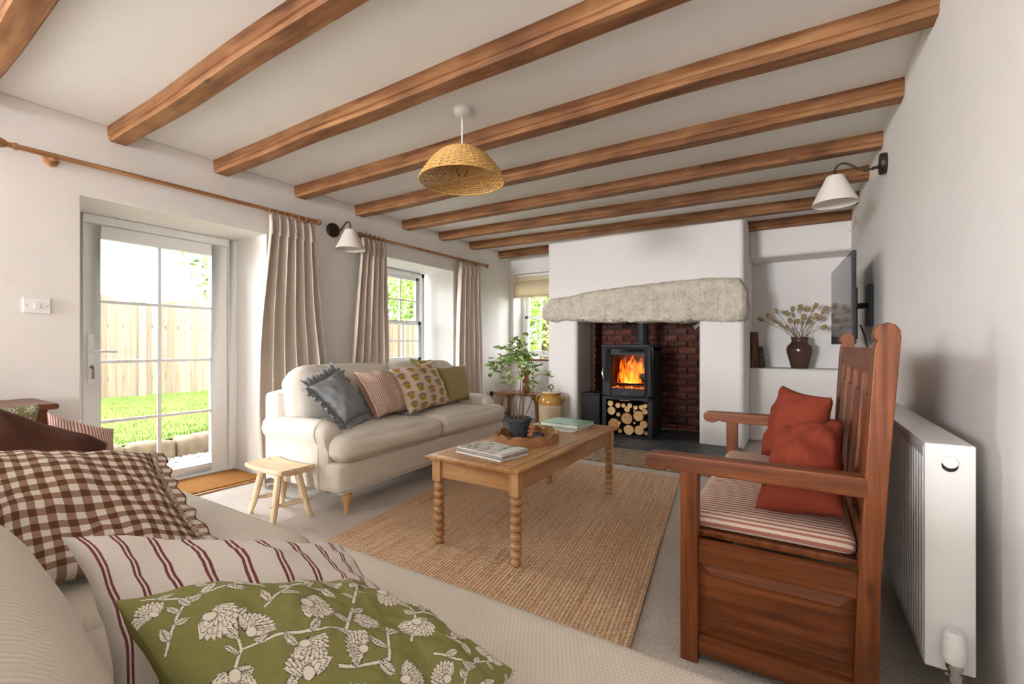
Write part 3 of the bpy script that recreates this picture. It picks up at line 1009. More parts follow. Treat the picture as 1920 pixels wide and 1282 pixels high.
# green printed cushion: the print is drawn as colour on a fine grid
def draw_print(n):
    rs = np.random.RandomState(5)
    K = 1.75
    yy, xx = np.mgrid[0:n + 1, 0:n + 1] / n * K
    G = np.array(srgb(134, 131, 78)); Wt = np.array(srgb(232, 222, 204)); D = np.array(srgb(62, 62, 58))
    img = np.ones((n + 1, n + 1, 3)) * G
    def put(mask, col):
        img[mask] = col
    def off(p, m=0.3):
        return not (-m < p[0] < K + m and -m < p[1] < K + m)
    def seg(p, q, w):
        p, q = np.array(p), np.array(q)
        d = q - p
        L2 = max(1e-9, d @ d)
        t = np.clip(((xx - p[0]) * d[0] + (yy - p[1]) * d[1]) / L2, 0, 1)
        return np.hypot(xx - p[0] - t * d[0], yy - p[1] - t * d[1]) < w
    def leaf(cx, cy, a, l, w):
        if off((cx, cy)): return
        u = (xx - cx) * math.cos(a) + (yy - cy) * math.sin(a)
        v = -(xx - cx) * math.sin(a) + (yy - cy) * math.cos(a)
        def inside(k):
            q = (u / l)
            ww = w * np.clip(np.sin(np.clip(q, 0, 1) * PI), 0, 1) ** 0.7 + 0.003 * np.sin(q * 40)
            return (q > 0) & (q < 1) & (np.abs(v) < ww + k)
        put(inside(0.005), D)
        put(inside(0), Wt)
        put(inside(0) & (np.abs(v) < 0.0022), D)
        put(inside(-0.004) & (np.abs(((u - np.abs(v) * 0.8) / l * 7) % 1 - 0.5) < 0.10) & (u > 0.15 * l), D)
    def flower(cx, cy, a, r):
        if off((cx, cy)): return
        for ring, k in ((1.0, 11), (0.78, 9), (0.55, 7), (0.34, 5)):
            for i in range(k):
                th = a + (i / (k - 1) - 0.5) * (2.5 if ring > 0.4 else 1.6)
                l = r * ring
                u = (xx - cx) * math.cos(th) + (yy - cy) * math.sin(th)
                v = -(xx - cx) * math.sin(th) + (yy - cy) * math.cos(th)
                q = np.clip(u / l, 0, 1)
                ww = 0.24 * l * np.sin(q ** 0.75 * PI) ** 0.9
                m0 = (u > 0) & (u < l)
                put(m0 & (np.abs(v) < ww + 0.0035), D)
                put(m0 & (np.abs(v) < ww), Wt)
        base = np.hypot(xx - cx, yy - cy) < r * 0.26
        put(base, D); put(np.hypot(xx - cx, yy - cy) < r * 0.23, Wt)
    stems = [((0.02, 0.55), (0.30, 0.30)), ((0.30, 0.30), (0.52, 0.36)), ((0.05, 0.98), (0.32, 0.78)), ((0.32, 0.78), (0.55, 0.86)), ((0.55, 0.62), (0.80, 0.48)),
             ((0.62, 0.12), (0.85, 0.22)), ((0.85, 0.22), (0.98, 0.05)), ((0.80, 0.48), (0.98, 0.58)), ((0.55, 0.86), (0.78, 0.96)), ((0.78, 0.96), (0.97, 0.80)), ((0.12, 0.12), (0.30, 0.30)), ((0.30, 0.05), (0.45, 0.15)), ((0.32, 0.78), (0.40, 0.58))]
    stems = [((p[0] + i, p[1] + j + 0.2 * i), (q[0] + i, q[1] + j + 0.2 * i)) for p, q in stems for i in (0, 1) for j in (-1, 0, 1)]
    for p, q in stems:
        put(seg(p, q, 0.011), D)
    for p, q in stems:
        put(seg(p, q, 0.0075), Wt)
    for p, q in stems:
        p, q = np.array(p), np.array(q)
        a0 = math.atan2(*(q - p)[::-1])
        k = max(2, int(np.hypot(*(q - p)) / 0.085))
        for i in range(k):
            c = p + (q - p) * (i + 0.6) / k
            sg = 1 if i % 2 else -1
            leaf(c[0], c[1], a0 + sg * rs.uniform(0.6, 1.1), rs.uniform(0.08, 0.12), rs.uniform(0.018, 0.028))
    for cx, cy, a, r in ((0.30, 0.52, 1.2, 0.15), (0.56, 0.34, -0.6, 0.15), (0.10, 0.30, -1.9, 0.12), (0.74, 0.70, 0.9, 0.15), (0.86, 0.36, 0.4, 0.12), (0.20, 0.88, 2.2, 0.13), (0.48, 0.07, -1.2, 0.12), (0.55, 0.94, 1.4, 0.11), (0.90, 0.92, 0.6, 0.11), (0.78, 0.10, -2.2, 0.10), (0.42, 0.72, -0.4, 0.11)):
        for i in (0, 1):
            for j in (-1, 0, 1):
                flower(cx + i, cy + j + 0.2 * i, a, r)
    # narrow blur so that threads soften the print
    return img

def print_mat():
    m = Mat('green_floral_print', 0.88, 0.12)
    at = m.node('ShaderNodeVertexColor', layer_name='print')
    vec = m.coords('Object')
    n = m.noise(vec, 420, 2)
    m.color(m.mix(n * 0.2, at.outputs[0], (0.03, 0.03, 0.02)))
    m.bump(n * 0.5 + m.noise(vec, 12, 4), 0.15, 0.006)
    return m.m
GP = [(-0.80, 0.24, .70), (-0.765, 0.60, .565), (-0.40, 0.65, .505), (-0.36, 0.22, .55)]
NP = 400
mbp = pillow_mesh(GP, 0.15, n=NP, seed=3, sides=(1,), lean=0.5)
img = draw_print(NP)
mbp.col = np.concatenate([img, np.ones((NP + 1, NP + 1, 1))], axis=2).reshape(-1, 4)
f_, N_, _, _ = patch(GP)
gt = thing('floral_cushion', 'green cushion printed with white flowers, nearest to the camera', 'cushion', tuple(f_(0, 0)))
side = 1 if N_.z > 0 else -1
if side < 0:
    mbp.v = pillow_mesh(GP, 0.15, n=NP, seed=3, sides=(-1,), lean=0.5).v
obj('front_cover', mbp, print_mat(), gt, smooth=180)
obj('back_cover', pillow_mesh(GP, 0.15, n=26, seed=3, sides=(-side,)), weave('moss_cotton', srgb(142, 138, 74), 420), gt, smooth=180)

pillow('double_stripe_cushion', 'white cushion with thin maroon double stripes behind the green one', [(-1.05, .245, .73), (-0.95, .725, .555), (-0.74, .70, .495), (-0.80, .24, .52)], 0.13, STRIPE2)
pillow('gingham_cushion', 'brown and white gingham cushion with a frayed flange', [(-1.95, .25, .765), (-1.80, .63, .70), (-1.37, .61, .49), (-1.44, .22, .52)], 0.14, GINGHAM, frill=0.045, ffreq=4.0, famp=0.06, fringe=plain('frayed_thread', srgb(206, 188, 170), 0.9, 0.1, var=0.4, scale=80), frill_edges=(1,), n=34)
pillow('brown_cushion', 'dark brown cushion with a gathered border behind the gingham one', [(-2.26, .32, .885), (-2.13, .62, .70), (-2.00, .62, .51), (-2.02, .24, .52)], 0.15, BROWN, frill=0.05, ffreq=10.0, frill_edges=(3,), wr=1.6)
pillow('ticking_cushion', 'red ticking stripe cushion in front of the wooden chest', [(-2.44, .53, .80), (-2.40, .72, .71), (-2.32, .72, .50), (-2.34, .50, .50)], 0.10, REDTICK)
pillow('leafy_cushion', 'green leaf-print cushion at the far left sofa corner', [(-2.56, .22, .85), (-2.52, .53, .825), (-2.44, .50, .54), (-2.44, .22, .54)], 0.08, LEAFPRINT)

# ------------------------------------------------------------------ settle
W_ = lambda ax: wood('settle', ax)
st = thing('settle', 'dark pine settle with panelled back and box seat beside the radiator', 'settle', (-0.05, 2.2, 0))
YN, YF = 1.60, 2.83
def post(y0, y1):
    # back post: upright, then raked backwards, rounded head with a shoulder
    pts = [(0.132, 0.0), (0.190, 0.0), (0.196, 0.40), (0.216, 0.75), (0.236, 1.03), (0.239, 1.075), (0.237, 1.095), (0.228, 1.110), (0.210, 1.118), (0.192, 1.112), (0.182, 1.098), (0.179, 1.084), (0.180, 1.072), (0.189, 1.066), (0.183, 1.054), (0.181, 1.04), (0.172, 0.90), (0.157, 0.62), (0.145, 0.40)]
    M = Matrix(((1, 0, 0, 0), (0, 0, 1, y0), (0, 1, 0, 0), (0, 0, 0, 1)))
    return obj('back_post', MB().prism(pts, y1 - y0, M), W_('z'), st, bevel=0.004)
post(YN, YN + 0.055); post(YF - 0.055, YF)
for y0 in (YN, YF - 0.055):
    obj('front_post', MB().box(-0.335, -0.28, y0, y0 + 0.055, 0, 0.635), W_('z'), st, bevel=0.004)
    pts = [(-0.455, 0.655), (-0.45, 0.672), (-0.435, 0.682), (-0.40, 0.684), (0.165, 0.684), (0.165, 0.626), (-0.36, 0.630), (-0.372, 0.640), (-0.385, 0.628), (-0.41, 0.622), (-0.435, 0.626), (-0.45, 0.638)]
    M = Matrix(((1, 0, 0, 0), (0, 0, 1, y0 - 0.004), (0, 1, 0, 0), (0, 0, 0, 1)))
    obj('arm', MB().prism(pts, 0.063, M), W_('x'), st, bevel=0.006)
def rail(x0, x1, y0, y1, z0, z1, ax):
    return obj('rail', MB().box(x0, x1, y0, y1, z0, z1), W_(ax), st, bevel=0.004)
for y0 in (YN + 0.008, YF - 0.048):
    rail(-0.28, 0.145, y0, y0 + 0.04, 0.335, 0.405, 'x')
    rail(-0.28, 0.14, y0, y0 + 0.04, 0.03, 0.095, 'x')
    p = obj('side_panel', MB().box(-0.28, 0.145, y0 + 0.017, y0 + 0.023, 0.09, 0.34), W_('x'), st)
    yo = y0 + 0.006 if y0 < 2 else y0 + 0.034
    a, b = (-0.28, 0.14), (0.095, 0.335)
    c, d = (-0.24, 0.10), (0.13, 0.30)
    yi = y0 + 0.0165 if y0 < 2 else y0 + 0.0235
    f = MB().add([(a[0], yi, b[0]), (a[1], yi, b[0]), (a[1], yi, b[1]), (a[0], yi, b[1]), (c[0], yo, d[0]), (c[1], yo, d[0]), (c[1], yo, d[1]), (c[0], yo, d[1])],
                 [(4, 5, 6, 7), (0, 1, 5, 4), (1, 2, 6, 5), (2, 3, 7, 6), (3, 0, 4, 7)])
    obj('raised_field', f, W_('x'), p, smooth=0)
rail(-0.325, -0.285, YN + 0.05, YF - 0.05, 0.335, 0.405, 'y')
rail(-0.325, -0.285, YN + 0.05, YF - 0.05, 0.03, 0.095, 'y')
for i in range(3):
    a = YN + 0.055 + (YF - YN - 0.11) * i / 3
    b = YN + 0.055 + (YF - YN - 0.11) * (i + 1) / 3
    obj('front_panel', MB().box(-0.308, -0.296, a + (0.03 if i else 0), b - (0.03 if i < 2 else 0), 0.09, 0.34), W_('y'), st)
    if i:
        rail(-0.322, -0.286, a - 0.03, a + 0.03, 0.095, 0.335, 'z')
obj('seat_board', MB().box(-0.345, 0.15, YN + 0.058, YF - 0.058, 0.405, 0.428), W_('y'), st, bevel=0.005)
def bx_(z):                     # front of the back at height z
    return 0.157 + (z - 0.62) * 0.066
def raked(y0, y1, z0, z1, d0, d1):
    return MB().hexa([(bx_(z0) + d0, y0, z0), (bx_(z0) + d1, y0, z0), (bx_(z0) + d1, y1, z0), (bx_(z0) + d0, y1, z0)],
                     [(bx_(z1) + d0, y0, z1), (bx_(z1) + d1, y0, z1), (bx_(z1) + d1, y1, z1), (bx_(z1) + d0, y1, z1)])
obj('top_rail', raked(YN + 0.05, YF - 0.05, 0.965, 1.048, 0.004, 0.036), W_('y'), st, bevel=0.005)
obj('bottom_rail', raked(YN + 0.05, YF - 0.05, 0.43, 0.52, 0.004, 0.034), W_('y'), st, bevel=0.004)
edges = [YN + 0.055 + (YF - YN - 0.11) * i / 4 for i in range(5)]
for i in range(4):
    a = edges[i] + (0.026 if i else 0.0)
    b = edges[i + 1] - (0.026 if i < 3 else 0.0)
    p = obj('back_panel', raked(a, b, 0.52, 0.966, 0.020, 0.030), W_('z'), st)
    obj('raised_field', raked(a + 0.045, b - 0.045, 0.56, 0.90, 0.008, 0.024), W_('z'), p, bevel=0.003)
    if i:
        obj('stile', raked(edges[i] - 0.026, edges[i] + 0.026, 0.52, 0.966, 0.004, 0.034), W_('z'), st, bevel=0.004)
obj('settle_cushion', MB().rbox(-0.325, 0.15, YN + 0.062, YF - 0.062, 0.429, 0.485, 0.024, 16, (0.004, 0.004, 0.012)), None, smooth=180,
    mats=[None], origin=(-0.09, 2.2, 0.43), label='long pink and cream striped seat pad on the settle', cat='cushion')
def pad_mat():
    m = Mat('striped_pad', 0.9, 0.1)
    v = m.coords('Object')
    x, y, z = m.xyz(v)
    q = (y + z * 1.0) * 42.0
    st_ = (q + 100.0).fract().lt(0.46)
    n = m.noise(v, 400, 2)
    m.color(m.mix(n * 0.2, m.mix(st_, srgb(236, 218, 202), srgb(186, 122, 106)), (0.02, 0.015, 0.01)))
    m.bump(m.noise(v, 14, 4), 0.2, 0.008)
    return m.m
bpy.data.objects['settle_cushion'].data.materials[0] = pad_mat()
pillow('rust_cushion', 'rust linen cushion at the far end of the settle', [(-0.06, 2.60, .86), (0.125, 2.36, .835), (0.05, 2.17, .53), (-0.15, 2.50, .53)], 0.15, RUST)
pillow('rust_cushion', 'rust linen cushion slumped at the near end of the settle', [(-0.06, 2.06, .72), (0.135, 1.96, .79), (0.125, 1.70, .535), (-0.12, 1.70, .515)], 0.17, RUST, wr=1.3)
# ------------------------------------------------------------------ jute rug
def jute():
    m = Mat('jute', 0.95, 0.1)
    u, v = m.uv()
    a = (u * 2 * PI * 95.0).sin() * 0.5 + 0.5
    b = ((v * 2 * PI * 190.0) + (u * 95.0).floor() * PI).sin() * 0.5 + 0.5
    tc = m.coords('UV', (150, 5, 1))
    n = m.noise(tc, 1.0, 4)
    n2 = m.noise(m.coords('Object'), 60, 3)
    f = n * 0.55 + n2 * 0.45
    c = m.ramp(f, [(0.32, srgb(180, 138, 102)), (0.48, srgb(228, 188, 150)), (0.64, srgb(246, 218, 184))])
    c = m.mix((a * b * -1.0 + 1.0).pow(3.0) * 0.25, c, srgb(140, 100, 68))
    m.color(c)
    m.bump(a * 0.6 + b * 0.4 + n2 * 0.3, 0.8, 0.008)
    return m.m
RC = [Vector((-2.06, 0.95, 0)), Vector((-0.41, 0.95, 0)), Vector((-0.79, 3.77, 0)), Vector((-2.42, 3.77, 0))]
def rugp(u, v, z):
    p = (RC[0] * (1 - u) + RC[1] * u) * (1 - v) + (RC[3] * (1 - u) + RC[2] * u) * v
    e = 0.004 * mnoise.noise((v * 9, u * 2, 1))
    return (p.x + e, p.y + 0.004 * mnoise.noise((u * 9, v, 4)), z)
mb = MB()
mb.grid(lambda u, v: rugp(u, v, 0.013), 30, 40)
mb.grid(lambda u, v: rugp(1 - u, v, 0.001), 30, 40)
for e in range(4):
    def side(u, w, e=e):
        a, b = [(u, 0), (1, u), (1 - u, 1), (0, 1 - u)][e]
        return rugp(a, b, 0.001 + 0.012 * w)
    mb.grid(side, 30, 1)
obj('jute_rug', mb, jute(), origin=(-1.4, 2.4, 0), smooth=0, label='large woven jute rug under the coffee table', cat='rug')

# ------------------------------------------------------------------ coffee table
ct = thing('coffee_table', 'pine coffee table with bobbin-turned legs on the rug', 'table', (-1.37, 2.45, 0.013))
TX0, TX1, TY0, TY1 = -1.655, -1.078, 1.775, 3.145
mb = MB()
pr = [(0.0, 0.460), (0.008, 0.462), (0.010, 0.468), (0.014, 0.476), (0.010, 0.482), (0.0, 0.485)]
n = len(pr)
vs = []
for o, z in pr:
    vs += [(TX0 - o + 0.014, TY0 - o + 0.014, z), (TX1 + o - 0.014, TY0 - o + 0.014, z), (TX1 + o - 0.014, TY1 + o - 0.014, z), (TX0 - o + 0.014, TY1 + o - 0.014, z)]
fs = [(3, 2, 1, 0), tuple(range(4 * n - 4, 4 * n))]
for i in range(n - 1):
    for k in range(4):
        k2 = (k + 1) % 4
        fs.append((i * 4 + k, i * 4 + k2, i * 4 + 4 + k2, i * 4 + 4 + k))
mb.add(vs, fs)
top = obj('table_top', mb, wood('pine', 'y'), ct, smooth=50)
obj('inset_panel', MB().box(TX0 + 0.045, TX1 - 0.045, TY0 + 0.045, TY1 - 0.045, 0.4846, 0.4862), wood('pine', 'y'), top, smooth=0)
g = plain('dark_groove', srgb(96, 60, 34), 0.6)
mb = MB()
for a in ((TX0 + 0.0425, TX0 + 0.045, TY0 + 0.0425, TY1 - 0.0425), (TX1 - 0.045, TX1 - 0.0425, TY0 + 0.0425, TY1 - 0.0425), (TX0 + 0.0425, TX1 - 0.0425, TY0 + 0.0425, TY0 + 0.045), (TX0 + 0.0425, TX1 - 0.0425, TY1 - 0.045, TY1 - 0.0425)):
    mb.box(a[0], a[1], a[2], a[3], 0.4845, 0.4858)
obj('groove', mb, g, top, smooth=0)
lx, ly = (-1.605, -1.128), (1.835, 3.085)
for x in lx:
    obj('apron', MB().box(x - 0.012, x + 0.012, ly[0] + 0.025, ly[1] - 0.025, 0.365, 0.460), wood('pine', 'y'), ct, bevel=0.003)
for y in ly:
    obj('apron', MB().box(lx[0] + 0.025, lx[1] - 0.025, y - 0.012, y + 0.012, 0.365, 0.460), wood('pine', 'x'), ct, bevel=0.003)
prof = [(0.0, 0.014), (0.016, 0.014), (0.022, 0.022), (0.024, 0.034), (0.020, 0.044), (0.016, 0.048)]
z = 0.048
for i in range(7):
    hh = 0.040
    prof += [(0.019, z + 0.002), (0.0265, z + 0.008), (0.0285, z + 0.020), (0.0265, z + 0.030), (0.019, z + 0.034), (0.024, z + 0.036), (0.024, z + 0.039), (0.017, z + 0.041)]
    z += 0.0415
prof += [(0.026, 0.343), (0.027, 0.350), (0.0, 0.352)]
for x in lx:
    for y in ly:
        l = obj('leg', MB().lathe(prof, (x, y, 0), 22, None, False), wood('pine', 'z'), ct, smooth=60)
        obj('corner_block', MB().box(x - 0.027, x + 0.027, y - 0.027, y + 0.027, 0.345, 0.460), wood('pine', 'z'), l, bevel=0.004)

def rot2(c, a, x, y):
    return (c[0] + x * math.cos(a) - y * math.sin(a), c[1] + x * math.sin(a) + y * math.cos(a))
def slab_(c, a, w, d, z0, z1):
    q = [rot2(c, a, *p) for p in ((-w / 2, -d / 2), (w / 2, -d / 2), (w / 2, d / 2), (-w / 2, d / 2))]
    return MB().hexa([(*p, z0) for p in q], [(*p, z1) for p in q])

PAPER = plain('paper', srgb(232, 228, 220), 0.7, 0.2, var=0.04, scale=200)
def cover_mat(name, stops, scale=9):
    m = Mat(name, 0.3, 0.45)
    v = m.coords('Object')
    n = m.noise(v, scale, 5, 0.6, 1.5)
    m.color(m.ramp(n, stops))
    return m.m
MAG = cover_mat('magazine_photo', [(0.34, srgb(44, 62, 36)), (0.43, srgb(120, 134, 88)), (0.50, srgb(226, 222, 218)), (0.57, srgb(176, 140, 132)), (0.64, srgb(226, 232, 234))], 13)
MAG2 = cover_mat('magazine_grey', [(0.3, srgb(150, 146, 140)), (0.7, srgb(200, 196, 190))], 10)
# magazines
mc = (-1.365, 1.975)
z = 0.4863
for i, (a, w, d, h) in enumerate(((-0.16, 0.325, 0.215, 0.013), (-0.13, 0.32, 0.21, 0.011), (-0.15, 0.32, 0.21, 0.010))):
    t = thing('magazine', ['thick magazine at the bottom of the pile on the table', 'middle magazine of the pile on the coffee table', 'magazine with a garden photo cover on top of the pile'][i], 'magazine', (*mc, z), 0, 'magazines on the coffee table')
    obj('pages', slab_((mc[0] + 0.002 * i, mc[1]), a, w, d, z + 0.001, z + h - 0.001), PAPER if i != 1 else MAG2, t, bevel=0.001, seg=1)
    obj('cover', slab_((mc[0] + 0.002 * i, mc[1]), a, w + 0.002, d + 0.002, z + h - 0.001, z + h), MAG if i == 2 else MAG2, t, smooth=0)
    if i == 2:
        obj('title_band', slab_(rot2(mc, a, 0.125, 0.0), a, 0.055, 0.19, z + h, z + h + 0.0004), plain('pale_band', srgb(214, 222, 222), 0.4), t, smooth=0)
    z += h + 0.0004
# white booklet and green book
t = thing('booklet', 'thin white booklet lying under the green book', 'booklet', (-1.36, 2.86, 0.486))
obj('pages', slab_((-1.345, 2.86), -0.05, 0.21, 0.27, 0.4866, 0.492), PAPER, t, bevel=0.001, seg=1)
t = thing('book', 'large green hardback book at the far end of the coffee table', 'book', (-1.39, 2.955, 0.4925))
bc, ba = (-1.39, 2.955), -0.12
GREEN = cover_mat('green_cover', [(0.3, srgb(92, 160, 128)), (0.55, srgb(110, 178, 142)), (0.7, srgb(150, 188, 128))], 7)
obj('pages', slab_(bc, ba, 0.30, 0.228, 0.4955, 0.517), PAPER, t, smooth=0)
obj('cover', slab_(bc, ba, 0.312, 0.24, 0.517, 0.520), GREEN, t, bevel=0.001, seg=1)
obj('back_cover', slab_(bc, ba, 0.312, 0.24, 0.4925, 0.4955), GREEN, t, bevel=0.001, seg=1)
obj('spine', slab_(rot2(bc, ba, -0.155, 0), ba, 0.004, 0.24, 0.4925, 0.520), GREEN, t, bevel=0.001, seg=1)

# scalloped tray
tc_ = (-1.375, 2.365)
t = thing('tray', 'round wooden tray with a scalloped rim on the coffee table', 'tray', (*tc_, 0.4865))
mb = MB()
N_t = 144
RX, RY = 0.178, 0.205
def rim(k, r, z):
    a = 2 * PI * k / N_t
    s = 1 + 0.03 * abs(math.cos(a * 5))
    return (tc_[0] + math.cos(a) * RX * r * s, tc_[1] + math.sin(a) * RY * r * s, z)
vs, fs = [], []
for k in range(N_t):
    a = 2 * PI * k / N_t
    hz = 0.4865 + 0.034 + 0.026 * abs(math.cos(a * 5)) ** 0.8
    vs += [rim(k, 1.0, 0.4872), rim(k, 1.0, hz), rim(k, 0.945, hz), rim(k, 0.945, 0.496)]
for k in range(N_t):
    k2 = (k + 1) % N_t
    for j in range(3):
        fs.append((k * 4 + j, k2 * 4 + j, k2 * 4 + j + 1, k * 4 + j + 1))
mb.add(vs, fs)
obj('rim', mb, wood('tray', 'x'), t, smooth=40)
mb = MB()
vs = [rim(k, 0.96, 0.496) for k in range(N_t)] + [rim(k, 0.99, 0.487) for k in range(N_t)]
mb.add(vs, [tuple(range(N_t)), tuple(reversed(range(N_t, 2 * N_t)))] + [(k, N_t + k, N_t + (k + 1) % N_t, (k + 1) % N_t) for k in range(N_t)])
obj('base', mb, wood('tray', 'y'), t, smooth=40)
# ridged glass holder and turned wooden ornament in the tray
def ridged():
    m = Mat('smoked_glass', 0.12, 0.6, 0.0, srgb(96, 104, 112))
    m.b.inputs['Transmission Weight'].default_value = 0.5
    return m.m
mb = MB()
vs, fs = [], []
cc = (-1.315, 2.395)
K = 40
for (r, z) in ((0.028, 0.497), (0.031, 0.500), (0.032, 0.53), (0.029, 0.532), (0.027, 0.505)):
    for k in range(K):
        a = 2 * PI * k / K
        rr = r * (1 + (0.06 if k % 2 else -0.02))
        vs.append((cc[0] + rr * math.cos(a), cc[1] + rr * math.sin(a), z))
for i in range(4):
    for k in range(K):
        k2 = (k + 1) % K
        fs.append((i * K + k, i * K + k2, (i + 1) * K + k2, (i + 1) * K + k))
fs += [tuple(reversed(range(K))), tuple(range(4 * K, 5 * K))]
mb.add(vs, fs)
obj('candle_holder', mb, ridged(), origin=(*cc, 0.497), smooth=25, label='small ridged smoky glass holder in the tray', cat='candle holder')
pr = [(0.0, 0.0)]
for i in range(3):
    z0 = i * 0.024
    r = (0.036, 0.032, 0.026)[i]
    pr += [(r * 0.8, z0 + 0.001), (r, z0 + 0.007), (r, z0 + 0.015), (r * 0.8, z0 + 0.022)]
pr += [(0, 0.073)]
obj('wooden_ornament', MB().lathe(pr, (-1.385, 2.445, 0.4965), 20, None, False), wood('bobbin', 'x'), origin=(-1.385, 2.445, 0.4965), smooth=60, label='turned wooden ornament beside the plant pot in the tray', cat='ornament')

# potted plant
pc = Vector((-1.465, 2.415, 0.4965))
pp = thing('potted_plant', 'leafy green plant in a dark beaded pot on the tray', 'plant', tuple(pc))
POT = plain('charcoal_pot', srgb(62, 66, 70), 0.6, 0.3, var=0.25, scale=40, bump=0.3)
pot = obj('pot', MB().lathe([(0.0, 0), (0.050, 0), (0.053, 0.004), (0.070, 0.094), (0.078, 0.096), (0.080, 0.112), (0.077, 0.116), (0.070, 0.114), (0.066, 0.10), (0, 0.10)], pc, 30, None, False), POT, pp, smooth=40)
mb = MB()
for k in range(40):
    a = 2 * PI * k / 40
    c = pc + Vector((0.0715 * math.cos(a), 0.0715 * math.sin(a), 0.088))
    mb.lathe([(0.0, -0.003), (0.0026, -0.0015), (0.0026, 0.0015), (0, 0.003)], c, 6, None, False)
obj('beading', mb, POT, pot)
obj('soil', MB().lathe([(0.0, 0.104), (0.04, 0.105), (0.067, 0.100), (0.067, 0.095), (0, 0.095)], pc, 20, None, False), plain('soil', srgb(74, 50, 36), 0.95, 0.1, var=0.5, scale=160, bump=0.8), pp)
rnd = random.Random(11)
stems = [((-0.03, 0, 0), [(-0.05, -.01, .12), (-0.07, 0, .26), (-0.13, -.02, .36)]), ((0.005, 0, 0), [(-0.02, 0, .1), (0.015, 0, .22), (-0.01, .0, .36), (0.0, .01, .46)]), ((0.02, 0.01, 0), [(0.02, .02, .14), (0.0, .03, .3), (-0.06, .04, .42)]),
         ((0.03, 0.0, 0), [(0.07, .02, .10), (0.085, .03, .2), (0.07, .05, .32), (0.05, .05, .40)]), ((0.01, -0.02, 0), [(0.03, -.03, .16), (0.035, -.02, .30), (0.09, .0, .36)])]
STEM = plain('brown_stem', srgb(116, 78, 52), 0.7, 0.2, var=0.2, scale=60)
tips = []
for b, pts in stems:
    path = [pc + Vector(b) + Vector((0, 0, 0.10))] + [pc + Vector(p) + Vector((0, 0, 0.10)) for p in pts]
    fine = []
    for i in range(len(path) - 1):
        for q in range(5):
            tq = q / 5
            p0, p1, p2, p3 = path[max(i - 1, 0)], path[i], path[i + 1], path[min(i + 2, len(path) - 1)]
            fine.append(0.5 * ((2 * p1) + (p2 - p0) * tq + (2 * p0 - 5 * p1 + 4 * p2 - p3) * tq ** 2 + (3 * p1 - p0 - 3 * p2 + p3) * tq ** 3))
    fine.append(path[-1])
    obj('stem', MB().tube(fine, [0.0042 - 0.0028 * i / len(fine) for i in range(len(fine))], 6), STEM, pp)
    tips += fine[len(fine) * 3 // 5:]
def leaf_mat():
    m = Mat('green_leaf', 0.5, 0.3)
    oi = m.node('ShaderNodeObjectInfo')
    r = S(m.T, oi.outputs['Random'])
    m.color(m.ramp(r, [(0, srgb(88, 126, 54)), (0.5, srgb(126, 162, 76)), (1, srgb(176, 200, 112))]))
    m.b.inputs['Subsurface Weight'].default_value = 0.0
    return m.m
LM = leaf_mat()
mb = MB()
K = 14
vs = [(0, 0, 0)]
for k in range(K):
    a = -PI * 0.85 + 2 * PI * 0.85 * k / (K - 1)
    r = 0.021 * (1 + 0.13 * math.cos(a * 7))
    vs.append((r * math.cos(a), r * math.sin(a), 0.004 + 0.0035 * math.cos(a * 7)))
mb.add(vs, [(0, k, k + 1) for k in range(1, K)])
proto = None
spots = []
clusters = [((-0.17, 0.0, .36), .05, 14), ((-0.10, 0, .42), .06, 20), ((-0.02, 0, .45), .06, 22), ((0.05, 0.02, .44), .05, 16), ((0.02, 0, .53), .05, 10), ((-0.05, .02, .52), .04, 6), ((0.10, 0.03, .38), .04, 9),
            ((0.09, 0.02, .28), .035, 9), ((-0.08, 0, .30), .04, 8), ((0.03, 0, .34), .05, 10), ((0.165, 0.07, .33), .02, 3), ((0.18, .06, .245), .008, 1), ((-0.15, .02, .50), .02, 3), ((-0.20, 0.0, .40), .03, 6)]
twig = MB()
for c, sd, k in clusters:
    cw = pc + Vector(c) + Vector((0, 0, 0.05))
    near = min(tips, key=lambda q: (q - cw).length)
    for _ in range(int(k * 1.5) if k > 1 else k):
        p = cw + Vector((rnd.gauss(0, sd * .6), rnd.gauss(0, sd * .6), rnd.gauss(0, sd * .6)))
        spots.append(p)
        midp = (near + p) / 2 + Vector((0, 0, 0.01))
        twig.tube([near, midp, p], [0.0012, 0.0008, 0.0005], 4, False)
obj('twigs', twig, plain('green_twig', srgb(120, 128, 64), 0.7), pp)
Mi = WORLDM[pp].inverted()
for p in spots:
    rr = (rnd.uniform(-0.7, 0.9), rnd.uniform(-0.7, 0.7), rnd.uniform(0, 6.28))
    sc = rnd.uniform(0.6, 1.05)
    if proto is None:
        proto = obj('leaf', mb, LM, pp, local=True, smooth=180)
        o = proto
    else:
        o = copy_part(proto, pp)
    o.location = Mi @ p
    o.rotation_euler = rr
    o.scale = (sc,) * 3

